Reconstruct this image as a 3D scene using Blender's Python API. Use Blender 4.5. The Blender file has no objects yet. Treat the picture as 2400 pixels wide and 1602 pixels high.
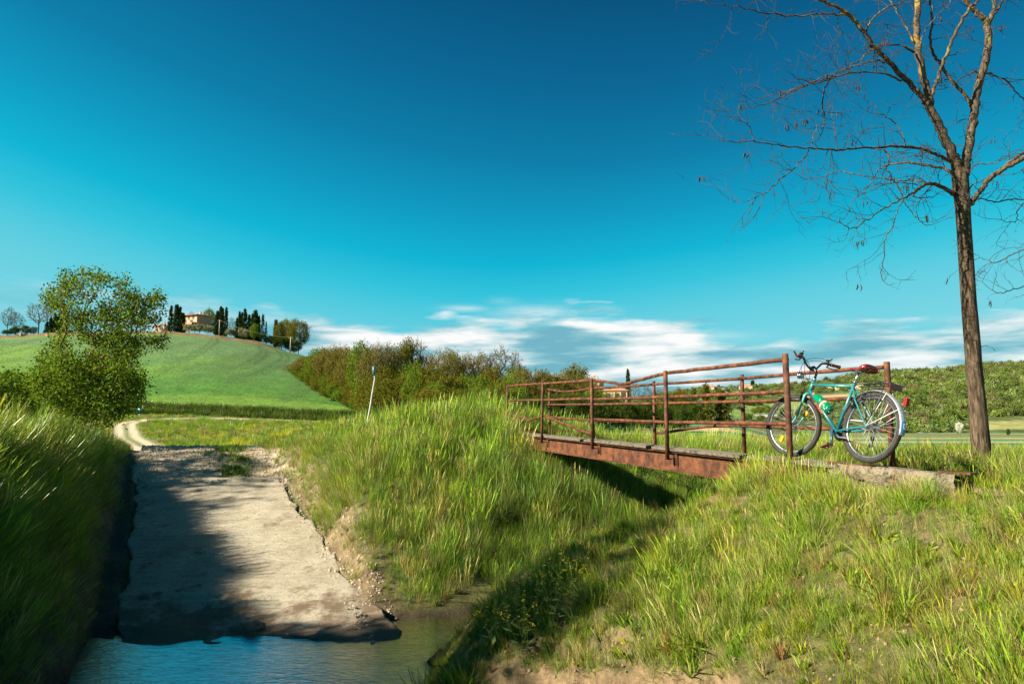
import bpy, math, random
import numpy as np
from mathutils import Vector, Matrix
SC = bpy.context.scene
COL = SC.collection
R = math.radians
PITCH = math.atan(169.0/1600.0); SP, CP = math.sin(PITCH), math.cos(PITCH)
F = 1600.0
# ---------------------------------------------------------------- viewing rays (camera at the origin, looking along +Y)
def ray(px, py):
    u = (px-1200)/F; v = (801-py)/F
    den = CP - v*SP
    return u/den, (SP+v*CP)/den            # x per metre of Y, z per metre of Y
def P(px, py, Y):
    a, b = ray(px, py)
    return Vector((a*Y, Y, b*Y))
# ---------------------------------------------------------------- numpy noise
def _h(ix, iy, seed):
    n = (ix.astype(np.int64)*374761393 + iy.astype(np.int64)*668265263 + seed*974634777) & 0x7fffffff
    n = (n ^ (n >> 13))*1274126177 & 0x7fffffff
    n = (n ^ (n >> 16)) & 0xffff
    return n/65535.0
def vnoise(x, y, seed=0):
    x = np.asarray(x, float); y = np.asarray(y, float)
    ix = np.floor(x); iy = np.floor(y); fx = x-ix; fy = y-iy
    fx = fx*fx*(3-2*fx); fy = fy*fy*(3-2*fy)
    a = _h(ix, iy, seed); b = _h(ix+1, iy, seed); c = _h(ix, iy+1, seed); d = _h(ix+1, iy+1, seed)
    return a+(b-a)*fx+(c-a)*fy+(a-b-c+d)*fx*fy
def fbm(x, y, seed=0, oct=4):
    s = 0; a = .5; t = 0
    for k in range(oct):
        s = s+a*vnoise(np.asarray(x)*2**k+17.3*k, np.asarray(y)*2**k-9.1*k, seed+k); t += a; a *= .5
    return s/t
def ss(a, b, x):
    t = np.clip((np.asarray(x, float)-a)/(b-a), 0, 1)
    return t*t*(3-2*t)
def smin(a, b, k=.15):
    h = np.clip(.5+.5*(b-a)/k, 0, 1)
    return b+(a-b)*h-k*h*(1-h)
def smax(a, b, k=.15):
    return -smin(-np.asarray(a), -np.asarray(b), k)
# ---------------------------------------------------------------- mesh building
class MB:
    def __init__(s): s.v = []; s.f = []; s.m = []
    def add(s, vs, fs, mi=0):
        o = len(s.v); s.v.extend([tuple(q) for q in vs]); s.f.extend([tuple(i+o for i in f) for f in fs]); s.m.extend([mi]*len(fs))
    def box(s, c, size, rot=None, mi=0):
        hx, hy, hz = size[0]/2, size[1]/2, size[2]/2
        vs = [Vector((x, y, z)) for x in (-hx, hx) for y in (-hy, hy) for z in (-hz, hz)]
        if rot is not None: vs = [rot @ q for q in vs]
        c = Vector(c); vs = [q+c for q in vs]
        s.add(vs, [(0, 1, 3, 2), (4, 6, 7, 5), (0, 4, 5, 1), (2, 3, 7, 6), (0, 2, 6, 4), (1, 5, 7, 3)], mi)
    def tube(s, pts, rad, n=8, caps=True, mi=0, closed=False):
        pts = [Vector(p) for p in pts]; N = len(pts)
        if not hasattr(rad, '__len__'): rad = [rad]*N
        o = len(s.v); prev = None
        for i, p in enumerate(pts):
            if closed: t = pts[(i+1) % N]-pts[i-1]
            else: t = pts[min(i+1, N-1)]-pts[max(i-1, 0)]
            if t.length < 1e-9: t = Vector((0, 0, 1))
            t.normalize()
            if prev is None:
                a = Vector((0, 0, 1)) if abs(t.z) < .9 else Vector((1, 0, 0))
                nx = t.cross(a).normalized()
            else:
                nx = (prev-t*prev.dot(t))
                nx = nx.normalized() if nx.length > 1e-6 else t.orthogonal().normalized()
            prev = nx; ny = t.cross(nx)
            for k in range(n):
                an = 2*math.pi*k/n
                s.v.append(tuple(p+(nx*math.cos(an)+ny*math.sin(an))*rad[i]))
        rings = N if closed else N-1
        for i in range(rings):
            for k in range(n):
                a = o+i*n+k; b = o+i*n+(k+1) % n; j = (i+1) % N
                c = o+j*n+(k+1) % n; d = o+j*n+k
                s.f.append((a, b, c, d)); s.m.append(mi)
        if caps and not closed:
            s.f.append(tuple(o+k for k in reversed(range(n)))); s.m.append(mi)
            s.f.append(tuple(o+(N-1)*n+k for k in range(n))); s.m.append(mi)
    def sphere(s, c, r, nu=10, nv=7, sc=(1, 1, 1), mi=0, rot=None):
        c = Vector(c); vs = []; fs = []
        for j in range(nv+1):
            th = math.pi*j/nv
            for i in range(nu):
                ph = 2*math.pi*i/nu
                q = Vector((math.sin(th)*math.cos(ph)*sc[0], math.sin(th)*math.sin(ph)*sc[1], math.cos(th)*sc[2]))*r
                if rot is not None: q = rot @ q
                vs.append(q+c)
        for j in range(nv):
            for i in range(nu):
                fs.append((j*nu+i, (j+1)*nu+i, (j+1)*nu+(i+1) % nu, j*nu+(i+1) % nu))
        s.add(vs, fs, mi)
    def obj(s, name, mats, parent=None, smooth=True):
        me = bpy.data.meshes.new(name); me.from_pydata(s.v, [], s.f)
        if not isinstance(mats, (list, tuple)): mats = [mats]
        for m in mats: me.materials.append(m)
        if len(mats) > 1: me.polygons.foreach_set('material_index', s.m)
        if smooth: me.polygons.foreach_set('use_smooth', [True]*len(me.polygons))
        me.validate(); me.update()
        o = bpy.data.objects.new(name, me); COL.objects.link(o)
        if parent: o.parent = parent
        return o
def npmesh(name, V, Q, mat, smooth=False, n=4):
    """mesh from numpy verts (N,3) and faces (M,n)"""
    me = bpy.data.meshes.new(name)
    V = np.ascontiguousarray(V, np.float32); Q = np.ascontiguousarray(Q, np.int32)
    me.vertices.add(len(V)); me.vertices.foreach_set('co', V.ravel())
    me.loops.add(Q.size); me.loops.foreach_set('vertex_index', Q.ravel())
    me.polygons.add(len(Q)); me.polygons.foreach_set('loop_start', np.arange(0, Q.size, n, dtype=np.int32))
    me.polygons.foreach_set('loop_total', np.full(len(Q), n, np.int32))
    if smooth: me.polygons.foreach_set('use_smooth', np.ones(len(Q), bool))
    for m in (mat if isinstance(mat, (list, tuple)) else [mat]): me.materials.append(m)
    me.update(calc_edges=True)
    return me
def link(name, me, parent=None):
    o = bpy.data.objects.new(name, me); COL.objects.link(o)
    if parent: o.parent = parent
    return o
def tag(o, label=None, cat=None, group=None, kind=None):
    if label: o['label'] = label
    if cat: o['category'] = cat
    if group: o['group'] = group
    if kind: o['kind'] = kind
    return o
def empty(name, loc=(0, 0, 0), rz=0):
    o = bpy.data.objects.new(name, None); COL.objects.link(o); o.location = loc; o.rotation_euler = (0, 0, rz)
    o.empty_display_size = .1
    return o
def copy_tree(o, parent=None):
    c = o.copy(); COL.objects.link(c); c.parent = parent
    for ch in list(o.children): copy_tree(ch, c)
    return c
def spline(pts, n):
    """Catmull-Rom through pts (tuples of any length), n samples per span"""
    A = np.array(pts, float); out = []
    for i in range(len(A)-1):
        p0 = A[max(i-1, 0)]; p1 = A[i]; p2 = A[i+1]; p3 = A[min(i+2, len(A)-1)]
        for k in range(n):
            t = k/n
            out.append(.5*((2*p1)+(-p0+p2)*t+(2*p0-5*p1+4*p2-p3)*t*t+(-p0+3*p1-3*p2+p3)*t**3))
    out.append(A[-1]); return out
# ---------------------------------------------------------------- materials
def newmat(name):
    m = bpy.data.materials.new(name); m.use_nodes = True
    nt = m.node_tree; b = nt.nodes['Principled BSDF']
    return m, nt, b
def N(nt, typ, **kw):
    n = nt.nodes.new(typ)
    for k, v in kw.items():
        if k == 'i':
            for kk, vv in v.items(): n.inputs[kk].default_value = vv
        else: setattr(n, k, v)
    return n
def ramp(nt, stops, interp='LINEAR'):
    n = nt.nodes.new('ShaderNodeValToRGB'); cr = n.color_ramp; cr.interpolation = interp
    while len(cr.elements) < len(stops): cr.elements.new(.5)
    for e, (p, c) in zip(cr.elements, stops):
        e.position = p; e.color = (*c, 1) if len(c) == 3 else c
    return n
def mat(name, c1, c2=None, scale=20, rough=.6, metal=0, bump=0, detail=6, spec=.5, c3=None, stretch=None, bscale=None, lo=.35, hi=.65):
    m, nt, b = newmat(name); L = nt.links.new
    b.inputs['Roughness'].default_value = rough; b.inputs['Metallic'].default_value = metal
    b.inputs['Specular IOR Level'].default_value = spec
    if c2 is None: c2 = tuple(x*.75 for x in c1)
    tc = N(nt, 'ShaderNodeTexCoord'); mp = N(nt, 'ShaderNodeMapping')
    if stretch: mp.inputs['Scale'].default_value = stretch
    L(tc.outputs['Object'], mp.inputs[0])
    nz = N(nt, 'ShaderNodeTexNoise', i={'Scale': scale, 'Detail': detail, 'Roughness': .65}); L(mp.outputs[0], nz.inputs['Vector'])
    st = [(lo, c1), (hi, c2)] if c3 is None else [(lo, c1), ((lo+hi)/2, c2), (hi, c3)]
    rp = ramp(nt, st); L(nz.outputs['Fac'], rp.inputs[0]); L(rp.outputs[0], b.inputs['Base Color'])
    if bump:
        bp = N(nt, 'ShaderNodeBump', i={'Strength': 1.0, 'Distance': bump})
        if bscale:
            n2 = N(nt, 'ShaderNodeTexNoise', i={'Scale': bscale, 'Detail': 8, 'Roughness': .7}); L(mp.outputs[0], n2.inputs['Vector']); L(n2.outputs['Fac'], bp.inputs['Height'])
        else: L(nz.outputs['Fac'], bp.inputs['Height'])
        L(bp.outputs[0], b.inputs['Normal'])
    return m
# ---------------------------------------------------------------- camera, render, sun
cam = bpy.data.objects.new('camera', bpy.data.cameras.new('camera')); COL.objects.link(cam)
cam.data.sensor_width = 36; cam.data.lens = 36*F/2400; cam.data.clip_start = .05; cam.data.clip_end = 20000
cam.rotation_euler = (math.pi/2+PITCH, 0, 0)
SC.camera = cam
SC.view_settings.view_transform = 'Standard'; SC.view_settings.look = 'None'; SC.view_settings.exposure = 1.5; SC.view_settings.gamma = 1
SC.cycles.max_bounces = 6; SC.cycles.diffuse_bounces = 2; SC.cycles.transparent_max_bounces = 24
SC.cycles.sample_clamp_direct = 12; SC.cycles.sample_clamp_indirect = 4; SC.cycles.transmission_bounces = 4; SC.cycles.glossy_bounces = 3
SUN_EL, SUN_AZ = 33.0, -110.0     # azimuth from +Y towards +X
sd = Vector((math.sin(R(SUN_AZ))*math.cos(R(SUN_EL)), math.cos(R(SUN_AZ))*math.cos(R(SUN_EL)), math.sin(R(SUN_EL))))
sun = bpy.data.objects.new('sun', bpy.data.lights.new('sun', 'SUN')); COL.objects.link(sun)
sun.data.energy = 5.0; sun.data.angle = R(.5); sun.data.color = (1, .90, .72)
sun.rotation_euler = sd.to_track_quat('Z', 'Y').to_euler()
# ================================================================ sky
world = bpy.data.worlds.new('World'); SC.world = world; world.use_nodes = True
def build_sky():
    nt = world.node_tree; L = nt.links.new
    for n in list(nt.nodes): nt.nodes.remove(n)
    out = N(nt, 'ShaderNodeOutputWorld'); bg = N(nt, 'ShaderNodeBackground'); L(bg.outputs[0], out.inputs[0])
    sky = N(nt, 'ShaderNodeTexSky'); sky.sky_type = 'NISHITA'; sky.sun_disc = False
    sky.sun_elevation = R(SUN_EL); sky.sun_rotation = R(SUN_AZ); sky.ozone_density = 3.0; sky.air_density = 1.0; sky.dust_density = .6
    tc = N(nt, 'ShaderNodeTexCoord'); sp = N(nt, 'ShaderNodeSeparateXYZ'); L(tc.outputs['Generated'], sp.inputs[0])
    def M(op, a, b=None, c=None, clamp=False):
        n = N(nt, 'ShaderNodeMath', operation=op); n.use_clamp = clamp
        for i, q in enumerate((a, b, c)):
            if q is None: continue
            if isinstance(q, (int, float)): n.inputs[i].default_value = q
            else: L(q, n.inputs[i])
        return n.outputs[0]
    el = M('ARCSINE', sp.outputs['Z']); az = M('ARCTAN2', sp.outputs['X'], sp.outputs['Y'])
    # polarised-sky shape: darkest a right angle away from the sun and high up
    dp = N(nt, 'ShaderNodeVectorMath', operation='DOT_PRODUCT'); L(tc.outputs['Generated'], dp.inputs[0]); dp.inputs[1].default_value = sd
    pol = M('POWER', M('ABSOLUTE', M('ADD', dp.outputs['Value'], .16)), 1.5)
    key = M('SUBTRACT', el, M('MULTIPLY', pol, .24))
    mr = N(nt, 'ShaderNodeMapRange', i={'From Min': -.12, 'From Max': .75}); L(key, mr.inputs[0])
    def lin(r, g, b): return tuple((c/255/12.92 if c <= 10 else ((c/255+.055)/1.055)**2.4) for c in (r, g, b))
    st = [(-.12, (125, 214, 226)), (.06, (120, 214, 228)), (.12, (95, 208, 226)), (.17, (48, 198, 222)), (.215, (0, 182, 214)), (.28, (0, 156, 196)),
          (.36, (0, 126, 170)), (.45, (0, 104, 150)), (.55, (0, 84, 128)), (.66, (0, 70, 112)), (.75, (0, 62, 102))]
    rp = ramp(nt, [((a+.12)/.87, lin(*c)) for a, c in st]); L(mr.outputs[0], rp.inputs[0])
    mx = N(nt, 'ShaderNodeMix', data_type='RGBA', blend_type='MIX'); mx.inputs[0].default_value = .04
    L(rp.outputs[0], mx.inputs[6]); sc = N(nt, 'ShaderNodeMix', data_type='RGBA', blend_type='MULTIPLY'); sc.inputs[0].default_value = 1
    L(sky.outputs[0], sc.inputs[6]); sc.inputs[7].default_value = (.1, .1, .1, 1); L(sc.outputs[2], mx.inputs[7])
    # clouds: bands just above the horizon, in azimuth / elevation
    azn = N(nt, 'ShaderNodeMapRange', i={'From Min': -.9, 'From Max': .9}); L(az, azn.inputs[0])
    def azp(px): return (math.atan((px-1200)/F)+.9)/1.8
    def elp(py): return (970-py)/F*.97
    env = [(-200, 740), (50, 720), (130, 712), (250, 705), (420, 712), (560, 738), (700, 750), (790, 765), (950, 772), (1040, 745), (1180, 752), (1330, 734), (1500, 752), (1620, 768), (1740, 792), (1900, 812), (2030, 796), (2200, 790), (2400, 786), (2650, 780)]
    er = ramp(nt, [(azp(a), (elp(b),)*3) for a, b in env]); L(azn.outputs[0], er.inputs[0])
    cv = N(nt, 'ShaderNodeCombineXYZ'); L(M('MULTIPLY', az, 1.0), cv.inputs[0]); L(M('MULTIPLY', el, 4.6), cv.inputs[1])
    n1 = N(nt, 'ShaderNodeTexNoise', i={'Scale': 7.5, 'Detail': 8, 'Roughness': .53, 'Distortion': .12}); L(cv.outputs[0], n1.inputs['Vector'])
    cv2 = N(nt, 'ShaderNodeCombineXYZ'); L(M('MULTIPLY', az, 1.0), cv2.inputs[0]); L(M('MULTIPLY', el, 6.0), cv2.inputs[1]); cv2.inputs[2].default_value = 3.7
    n2 = N(nt, 'ShaderNodeTexNoise', i={'Scale': 7.0, 'Detail': 7, 'Roughness': .52, 'Distortion': .15}); L(cv2.outputs[0], n2.inputs['Vector'])
    # left side has only small patches
    lm = ramp(nt, [(azp(-300), (.25,)*3), (azp(60), (.22,)*3), (azp(140), (.3,)*3), (azp(560), (.35,)*3), (azp(700), (1,)*3), (azp(1720), (1,)*3), (azp(2400), (.9,)*3)]); L(azn.outputs[0], lm.inputs[0])
    above = M('SUBTRACT', er.outputs[0], el)                       # >0 inside the bank
    d1 = M('ADD', M('MULTIPLY', above, 30.0), M('MULTIPLY', M('SUBTRACT', n1.outputs['Fac'], .40), 3.4))
    d1 = M('MULTIPLY', d1, 1.5, clamp=True)
    dens = M('MULTIPLY', d1, lm.outputs[0])
    # thin wisps higher up
    for (wx, wy, sx, sy, am) in ((1098, 716, .030, .0045, .55), (1250, 728, .050, .010, .8), (1392, 722, .026, .005, .6), (1180, 700, .02, .006, .3), (1300, 755, .075, .008, .9),
                                 (1055, 762, .02, .006, .5), (1650, 795, .05, .007, .8), (2330, 778, .05, .004, .35)):
        ea = M('DIVIDE', M('SUBTRACT', az, math.atan((wx-1200)/F)), sx); eb = M('DIVIDE', M('SUBTRACT', el, elp(wy)), sy)
        g = M('EXPONENT', M('MULTIPLY', M('ADD', M('MULTIPLY', ea, ea), M('MULTIPLY', eb, eb)), -.8))
        g = M('MULTIPLY', M('MULTIPLY', g, am), M('ADD', M('MULTIPLY', n1.outputs['Fac'], 2.2), -.35, clamp=True))
        dens = M('MAXIMUM', dens, g)
    fade = N(nt, 'ShaderNodeMapRange', i={'From Min': -.03, 'From Max': .02, 'To Min': .35, 'To Max': 1}); L(el, fade.inputs[0])
    # shade of the cloud: bright rims on top, slate-blue underneath
    sh = M('ADD', M('MULTIPLY', M('SUBTRACT', n2.outputs['Fac'], .5), 4.4), .64)
    sh = M('SUBTRACT', sh, M('MULTIPLY', above, 3.6), clamp=True)
    ccol = ramp(nt, [(0, lin(116, 182, 200)), (.3, lin(150, 202, 212)), (.6, lin(206, 228, 232)), (1, lin(252, 253, 252))]); L(sh, ccol.inputs[0])
    mc = N(nt, 'ShaderNodeMix', data_type='RGBA'); L(dens, mc.inputs[0]); L(mx.outputs[2], mc.inputs[6]); L(ccol.outputs[0], mc.inputs[7])
    L(mc.outputs[2], bg.inputs['Color']); bg.inputs['Strength'].default_value = .353
build_sky()
# ================================================================ terrain
NEAR_N = np.array((-.34, .94)); C0 = np.array((2.2, 10.5))
def ds(X, Y):
    a = X-2.2; b = Y-10.5
    return a*-.34+b*.94, a*.94+b*.34
def roadz(Y): return np.interp(Y, [-5, 0, 3, 6.5, 8.3, 9.48, 16.25, 19.3, 20.4, 21.2, 23, 26], [-1.2, -1.6, -2.1, -2.98, -3.1, -2.88, -1.55, -.99, -.93, -1.04, -1.35, -1.6])
def xl(Y): return -5.31-.515*(np.maximum(Y, 7.9)-9.48)
def xr(Y): return -1.8-.515*(np.maximum(Y, 8.2)-9.4)
def tang(px, py): return ray(px, py)[1]
def azx(px): return ray(px, 900)[0]
HL = [(-900, 800), (0, 793), (130, 786), (380, 783), (500, 792), (600, 808), (700, 830), (800, 862), (950, 925), (1080, 972)]
HLa = [azx(a) for a, b in HL]; HLt = [tang(a, b) for a, b in HL]
HR = [(1000, 985), (1150, 978), (1300, 968), (1450, 948), (1540, 930), (1640, 914), (1760, 908), (1900, 898), (2000, 884), (2100, 876), (2200, 873), (2320, 858), (2400, 858), (2900, 845)]
HRa = [azx(a) for a, b in HR]; HRt = [tang(a, b) for a, b in HR]
YC = 255.0
def field(X, Y):
    Ys = np.maximum(Y, 1.0); a = X/Ys
    zA = np.interp(Y, [20, 26, 45, 60, 80, 100, 107, 112, 118], [-1.08, -1.5, -2.45, -2.72, -2.25, -1.45, -1.1, -.6, .1])
    zB = np.interp(Y, [20, 26, 45, 60, 80, 105, 118], [-1.0, -1.45, -2.45, -2.72, -2.4, -1.65, -1.15])
    zR = np.interp(Y, [12, 20, 40, 60, 110, 300, 440], [-.95, -1.35, -2.2, -2.9, -4.4, -9., -12.])
    zl = zA+(zB-zA)*ss(-.54, -.23, a)
    zR2 = np.interp(Y, [12, 20, 40, 60, 100, 200, 440], [-.9, -1.15, -1.6, -2.0, -2.4, -1.9, -1.0]); zR = zR2+(zR-zR2)*ss(.30, .42, a)
    return zl+(zR-zl)*ss(-.12, .10, a)
def greenhill(X, Y, base):
    Ys = np.maximum(Y, 1.0); a = X/Ys
    t = np.interp(a, HLa, HLt)
    top = t*YC
    u = np.clip((Y-121)/(YC-121), 0, 1)
    S = .82*u+.18*u*u*(3-2*u)+.10*np.sin(u*math.pi)
    h = np.maximum(top-base-1.1, 0)*S
    left = 1-ss(-.10, -.05, a)
    step = 1.1*ss(118, 119.6, Y)*left
    bank = 2.4*ss(YC+3, YC+9, Y)*(1-ss(azx(600), azx(720), a))
    plate = (Y > YC)*0
    return base+step+h*left+bank
def hillright(X, Y, base):
    Ys = np.maximum(Y, 1.0); a = X/Ys
    t = np.interp(a, HRa, HRt)
    u = np.clip((Y-440)/460, 0, 1); S = u*u*(3-2*u)*.45+.55*u
    hh = np.maximum(t*900-base, 0)*S
    lump = 7*(fbm(X/120., Y/120., 5, 3)-.5)*np.sin(np.clip(u, 0, 1)*math.pi)
    return base+(hh+lump)*ss(-.16, -.02, a)
def T(X, Y):
    X = np.asarray(X, float); Y = np.asarray(Y, float)
    d, s = ds(X, Y)
    base = field(X, Y)
    z = greenhill(X, Y, base); z = hillright(X, Y, z)
    nz = fbm(X*.9, Y*.9, 3, 4)-.5; fine = fbm(X*5, Y*5, 8, 3)-.5
    rz = roadz(Y)
    # far bank with the mound beside the bridge
    Tm = np.interp(X+.3*(Y-17), [-8, -6.5, -3.5, -1.2, -.2, .6, 2.2, 6, 14], [-1.02, -.95, -.66, -.27, -.25, -.42, -.78, -.92, -1.0])
    Tm = Tm+(z-Tm)*ss(17.5, 24, Y)
    side = np.maximum(-3.12, -2.95+.53*(d-.8)+.22*nz)
    fb = smin(Tm+.10*nz, side, .35)
    e = X-xr(Y)
    cut = rz+.045+.06*(fbm(X*3, Y*3, 24, 3)-.5)+np.maximum(e-.12, 0)*.95+.16*ss(.1, .5, e)*ss(16, 12, Y)+nz*.16
    fb = smin(fb, cut, .25)
    fb = np.maximum(fb, np.minimum(rz, fb+9)*0-3.3)
    # left bank
    e2 = xl(Y)-X
    TL = np.interp(Y, [2, 5, 9, 12, 15, 17.5, 20, 24], [-.3, -.38, -.45, -.45, -.78, -.98, -1.05, -1.08])
    TL = TL+(z-TL)*np.maximum(ss(3.5, 9, e2), ss(19, 25, Y))
    lb = smin(TL+.12*nz, rz+.03+.06*(fbm(X*3, Y*3, 25, 3)-.5)+np.maximum(e2-.38, 0)*1.05+.30*ss(.3, .5, e2)+nz*.2, .3)
    # near bank (camera side)
    top = np.interp(s, [-8, -5.4, -4.2, -3.15, -2.66, -.6, .3, 6, 20], [-2.95, -2.92, -2.3, -1.86, -1.58, -.78, -.67, -.66, -.8])
    sj = s+.55*(fbm(X*1.4, Y*1.4, 21, 3)-.5)+.25*(fbm(X*5, Y*5, 22, 2)-.5)
    thr = -3.34+.53*(-d-4.06)
    top = top-.38*(1-ss(thr-.10, thr+.05, sj))*ss(-5.0, -4.0, s)*ss(-3.3, -3.9, d)*ss(-6.3, -5.7, d)*ss(.44, .56, fbm(X*1.1+7, Y*1.1, 26, 2))
    top = top+.10*nz+.05*fine
    nside = -2.95+1.25*(-d-.75)+.25*nz
    nb = smin(top, nside, .3)
    nb = nb+.16*(fbm(X*11, Y*11, 23, 3)-.5)*ss(-2.5, -2.9, s)*ss(-4.8, -3.6, s)
    nb = smin(nb, rz+np.maximum(e-.1, 0)*1.25+.1*nz, .2)
    nb = smax(nb, rz-.15, .1)
    nb = nb+(z-nb)*ss(3.2, 9, s)
    near = (d < 0)
    # beyond the road on the far side
    zz = np.where(d > 0, fb, np.maximum(nb, -3.12))
    k = np.clip((d+.5)/1.0, 0, 1); blend = np.maximum(nb, -3.12)*(1-k)+fb*k
    zz = np.where(np.abs(d) < .5, blend, zz)
    onroad = (e <= 0) & (e2 <= 0)
    zz = np.where(e <= 0, np.where(d > -3, rz+.02*fine, np.minimum(zz, rz)), zz)
    zz = np.where(e2 > 0, lb, zz)
    farm = ss(20, 25, Y)
    zz = zz+(z-zz)*farm
    # field roughness
    zz = zz+.06*(fbm(X*.35, Y*.35, 31, 3)-.5)*ss(22, 30, Y)*2
    return zz
def ground_hit(px, py, y0=3.0, y1=1200.):
    a, b = ray(px, py)
    Ys = np.geomspace(y0, y1, 1600)
    g = T(a*Ys, Ys)-b*Ys
    w = np.where((g[1:] > 0) & (g[:-1] <= 0))[0]
    if len(w) == 0: return None
    i = w[0]; t = -g[i]/(g[i+1]-g[i]); Y = Ys[i]+(Ys[i+1]-Ys[i])*t
    return Vector((a*Y, Y, float(T(a*Y, Y))))
def gz(x, y): return float(T(x, y))
def lookY(px, Y): 
    a, b = ray(px, 950); x = a*Y
    return Vector((x, Y, gz(x, Y)))

def track_polys():
    # centre line of the gravel track beyond the crest
    pts = [(-9.2, 20.0), (-11.6, 25), (-15, 31), (-22, 43), (-32.3, 60), (-39.5, 71), (-46.5, 83), (-54.5, 97), (-58, 105), (-57, 109.5), (-53, 112), (-45, 114), (-34, 115)]
    return np.array(spline(pts, 10))
TRK = track_polys()
def trk_dist(X, Y):
    sh = X.shape; x = X.ravel(); y = Y.ravel(); best = np.full(x.shape, 1e9); side = np.zeros(x.shape)
    m = (y > 17) & (y < 125) & (x < 0)
    xs = x[m]; ys = y[m]; b = np.full(xs.shape, 1e9); sd_ = np.zeros(xs.shape)
    for i in range(len(TRK)-1):
        p = TRK[i]; q = TRK[i+1]; v = q-p; l2 = v@v
        t = np.clip(((xs-p[0])*v[0]+(ys-p[1])*v[1])/l2, 0, 1)
        dx = xs-p[0]-t*v[0]; dy = ys-p[1]-t*v[1]; dd = np.hypot(dx, dy)
        u = dd < b; b = np.where(u, dd, b); sd_ = np.where(u, np.sign(v[0]*dy-v[1]*dx), sd_)
    best[m] = b; side[m] = sd_
    return best.reshape(sh), side.reshape(sh)

def build_terrain():
    rr = [1.2]
    while rr[-1] < 32: rr.append(rr[-1]*1.0075+.002)
    while rr[-1] < 1500: rr.append(rr[-1]*1.016)
    while rr[-1] < 9000: rr.append(rr[-1]*1.2)
    rr = np.array(rr)
    ang = np.concatenate([np.arange(-180, -44, 4.), np.arange(-44, 44, .19), np.arange(44, 180, 4.)])
    A = np.radians(ang)
    RR, AA = np.meshgrid(rr, A, indexing='ij')
    X = RR*np.sin(AA); Y = RR*np.cos(AA)
    Z = T(X, Y)
    behind = Y < 2
    nr, na = X.shape
    V = np.stack([X, Y, Z], -1).reshape(-1, 3)
    i, j = np.meshgrid(np.arange(nr-1), np.arange(na), indexing='ij')
    j2 = (j+1) % na
    Q = np.stack([i*na+j, i*na+j2, (i+1)*na+j2, (i+1)*na+j], -1).reshape(-1, 4)[:, ::-1]
    # ------- colour zones (albedo)
    C = np.zeros((nr, na, 3)); a = X/np.maximum(Y, 1)
    d, s = ds(X, Y); e = X-xr(Y); e2 = xl(Y)-X
    n1 = fbm(X*1.2, Y*1.2, 41, 4); n2 = fbm(X*.12, Y*.12, 42, 4); n3 = fbm(X*6, Y*6, 43, 3)
    def mixc(C, col, w): return C+(np.array(col)-C)*np.clip(w, 0, 1)[..., None]
    C[:] = (.055, .085, .018)                                        # turf under the tall grass
    soil = (.23, .17, .092)
    C = mixc(C, (.15, .13, .05), ss(.45, .6, n1)*.6)
    gx = np.gradient(Z, axis=0)/np.maximum(np.gradient(RR, axis=0), 1e-6); gy = np.gradient(Z, axis=1)/np.maximum(RR*np.gradient(AA, axis=1), 1e-6)
    slope = np.hypot(gx, gy)
    nearb = ((d < -.5) & (Y < 14))*1.0
    C = mixc(C, (.17, .14, .06), nearb*.75)
    C = mixc(C, soil, nearb*ss(.55, .68, n1))
    C = mixc(C, (.27, .19, .105), nearb*ss(.95, 1.4, slope)*ss(-5, -4, s)*ss(-3.2, -3.8, d))
    mud = (.12, .088, .05)
    zb = Z-roadz(Y)
    C = mixc(C, mud, (ss(.9, .3, e)*(e > 0)+ss(1.2, .4, e2)*(e2 > 0))*(Y < 20))
    C = mixc(C, (.20, .15, .085), ss(.9, .3, e)*(e > 0)*(Y < 20)*ss(9.6, 11.5, Y))
    C = mixc(C, (.045, .032, .02), ss(-2.75, -2.9, Z)*(Y < 20))
    # meadow
    far = ss(18, 20.5, Y)
    mead = np.zeros_like(C); mead[:] = (.12, .15, .035)
    fx = fbm(X*.5, Y*.16, 44, 4); fz = fbm(X*.25+9, Y*.09, 46, 4)
    mead = mixc(mead, (.24, .19, .08), ss(.46, .62, fx))
    mead = mixc(mead, (.28, .15, .08), ss(.56, .68, fz)*.8)
    mead = mixc(mead, (.07, .13, .03), ss(.52, .66, fbm(X*.4, Y*.25, 45, 4)))
    C = C*(1-far[..., None])+mead*far[..., None]
    # right-hand valley strips
    rt = ss(.0, .08, a)
    def strip(C, y0, y1, col, w=1.0, wob=2.0):
        yy = Y+wob*(fbm(X*.03, Y*.0, 50, 2)-.5)
        return mixc(C, col, ss(y0, y0*1.02, yy)*(1-ss(y1, y1*1.02, yy))*rt*w)
    C = strip(C, 24, 44, (.15, .17, .045))
    C = strip(C, 44, 66, (.36, .25, .13))
    C = strip(C, 66, 96, (.05, .17, .06))
    C = strip(C, 96, 116, (.38, .27, .14))
    C = strip(C, 116, 150, (.06, .19, .07))
    C = strip(C, 150, 175, (.34, .25, .12))
    C = strip(C, 175, 260, (.13, .17, .05))
    C = strip(C, 260, 330, (.16, .12, .07))
    C = strip(C, 330, 438, (.10, .17, .04))
    # brown ploughed patch behind the bridge
    w = ss(35, 42, Y)*ss(105, 80, Y)*ss(.03, .06, a)*ss(.26, .22, a)
    C = mixc(C, (.40, .27, .14), w*.9)
    # dark bank at the foot of the green hill
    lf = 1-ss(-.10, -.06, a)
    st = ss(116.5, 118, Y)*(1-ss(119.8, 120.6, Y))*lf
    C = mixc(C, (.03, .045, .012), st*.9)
    C = mixc(C, (.10, .17, .03), ss(106, 112, Y)*(1-ss(116, 117, Y))*lf*.7)
    # green hill: young wheat
    hm = ss(120, 121.5, Y)*lf*(1-ss(YC+1, YC+3, Y))
    wheat = np.zeros_like(C); wheat[:] = (.10, .18, .062)
    u = (Y-120)/(YC-120)
    wheat = mixc(wheat, (.062, .17, .02), ss(.55, .05, u))
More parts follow.
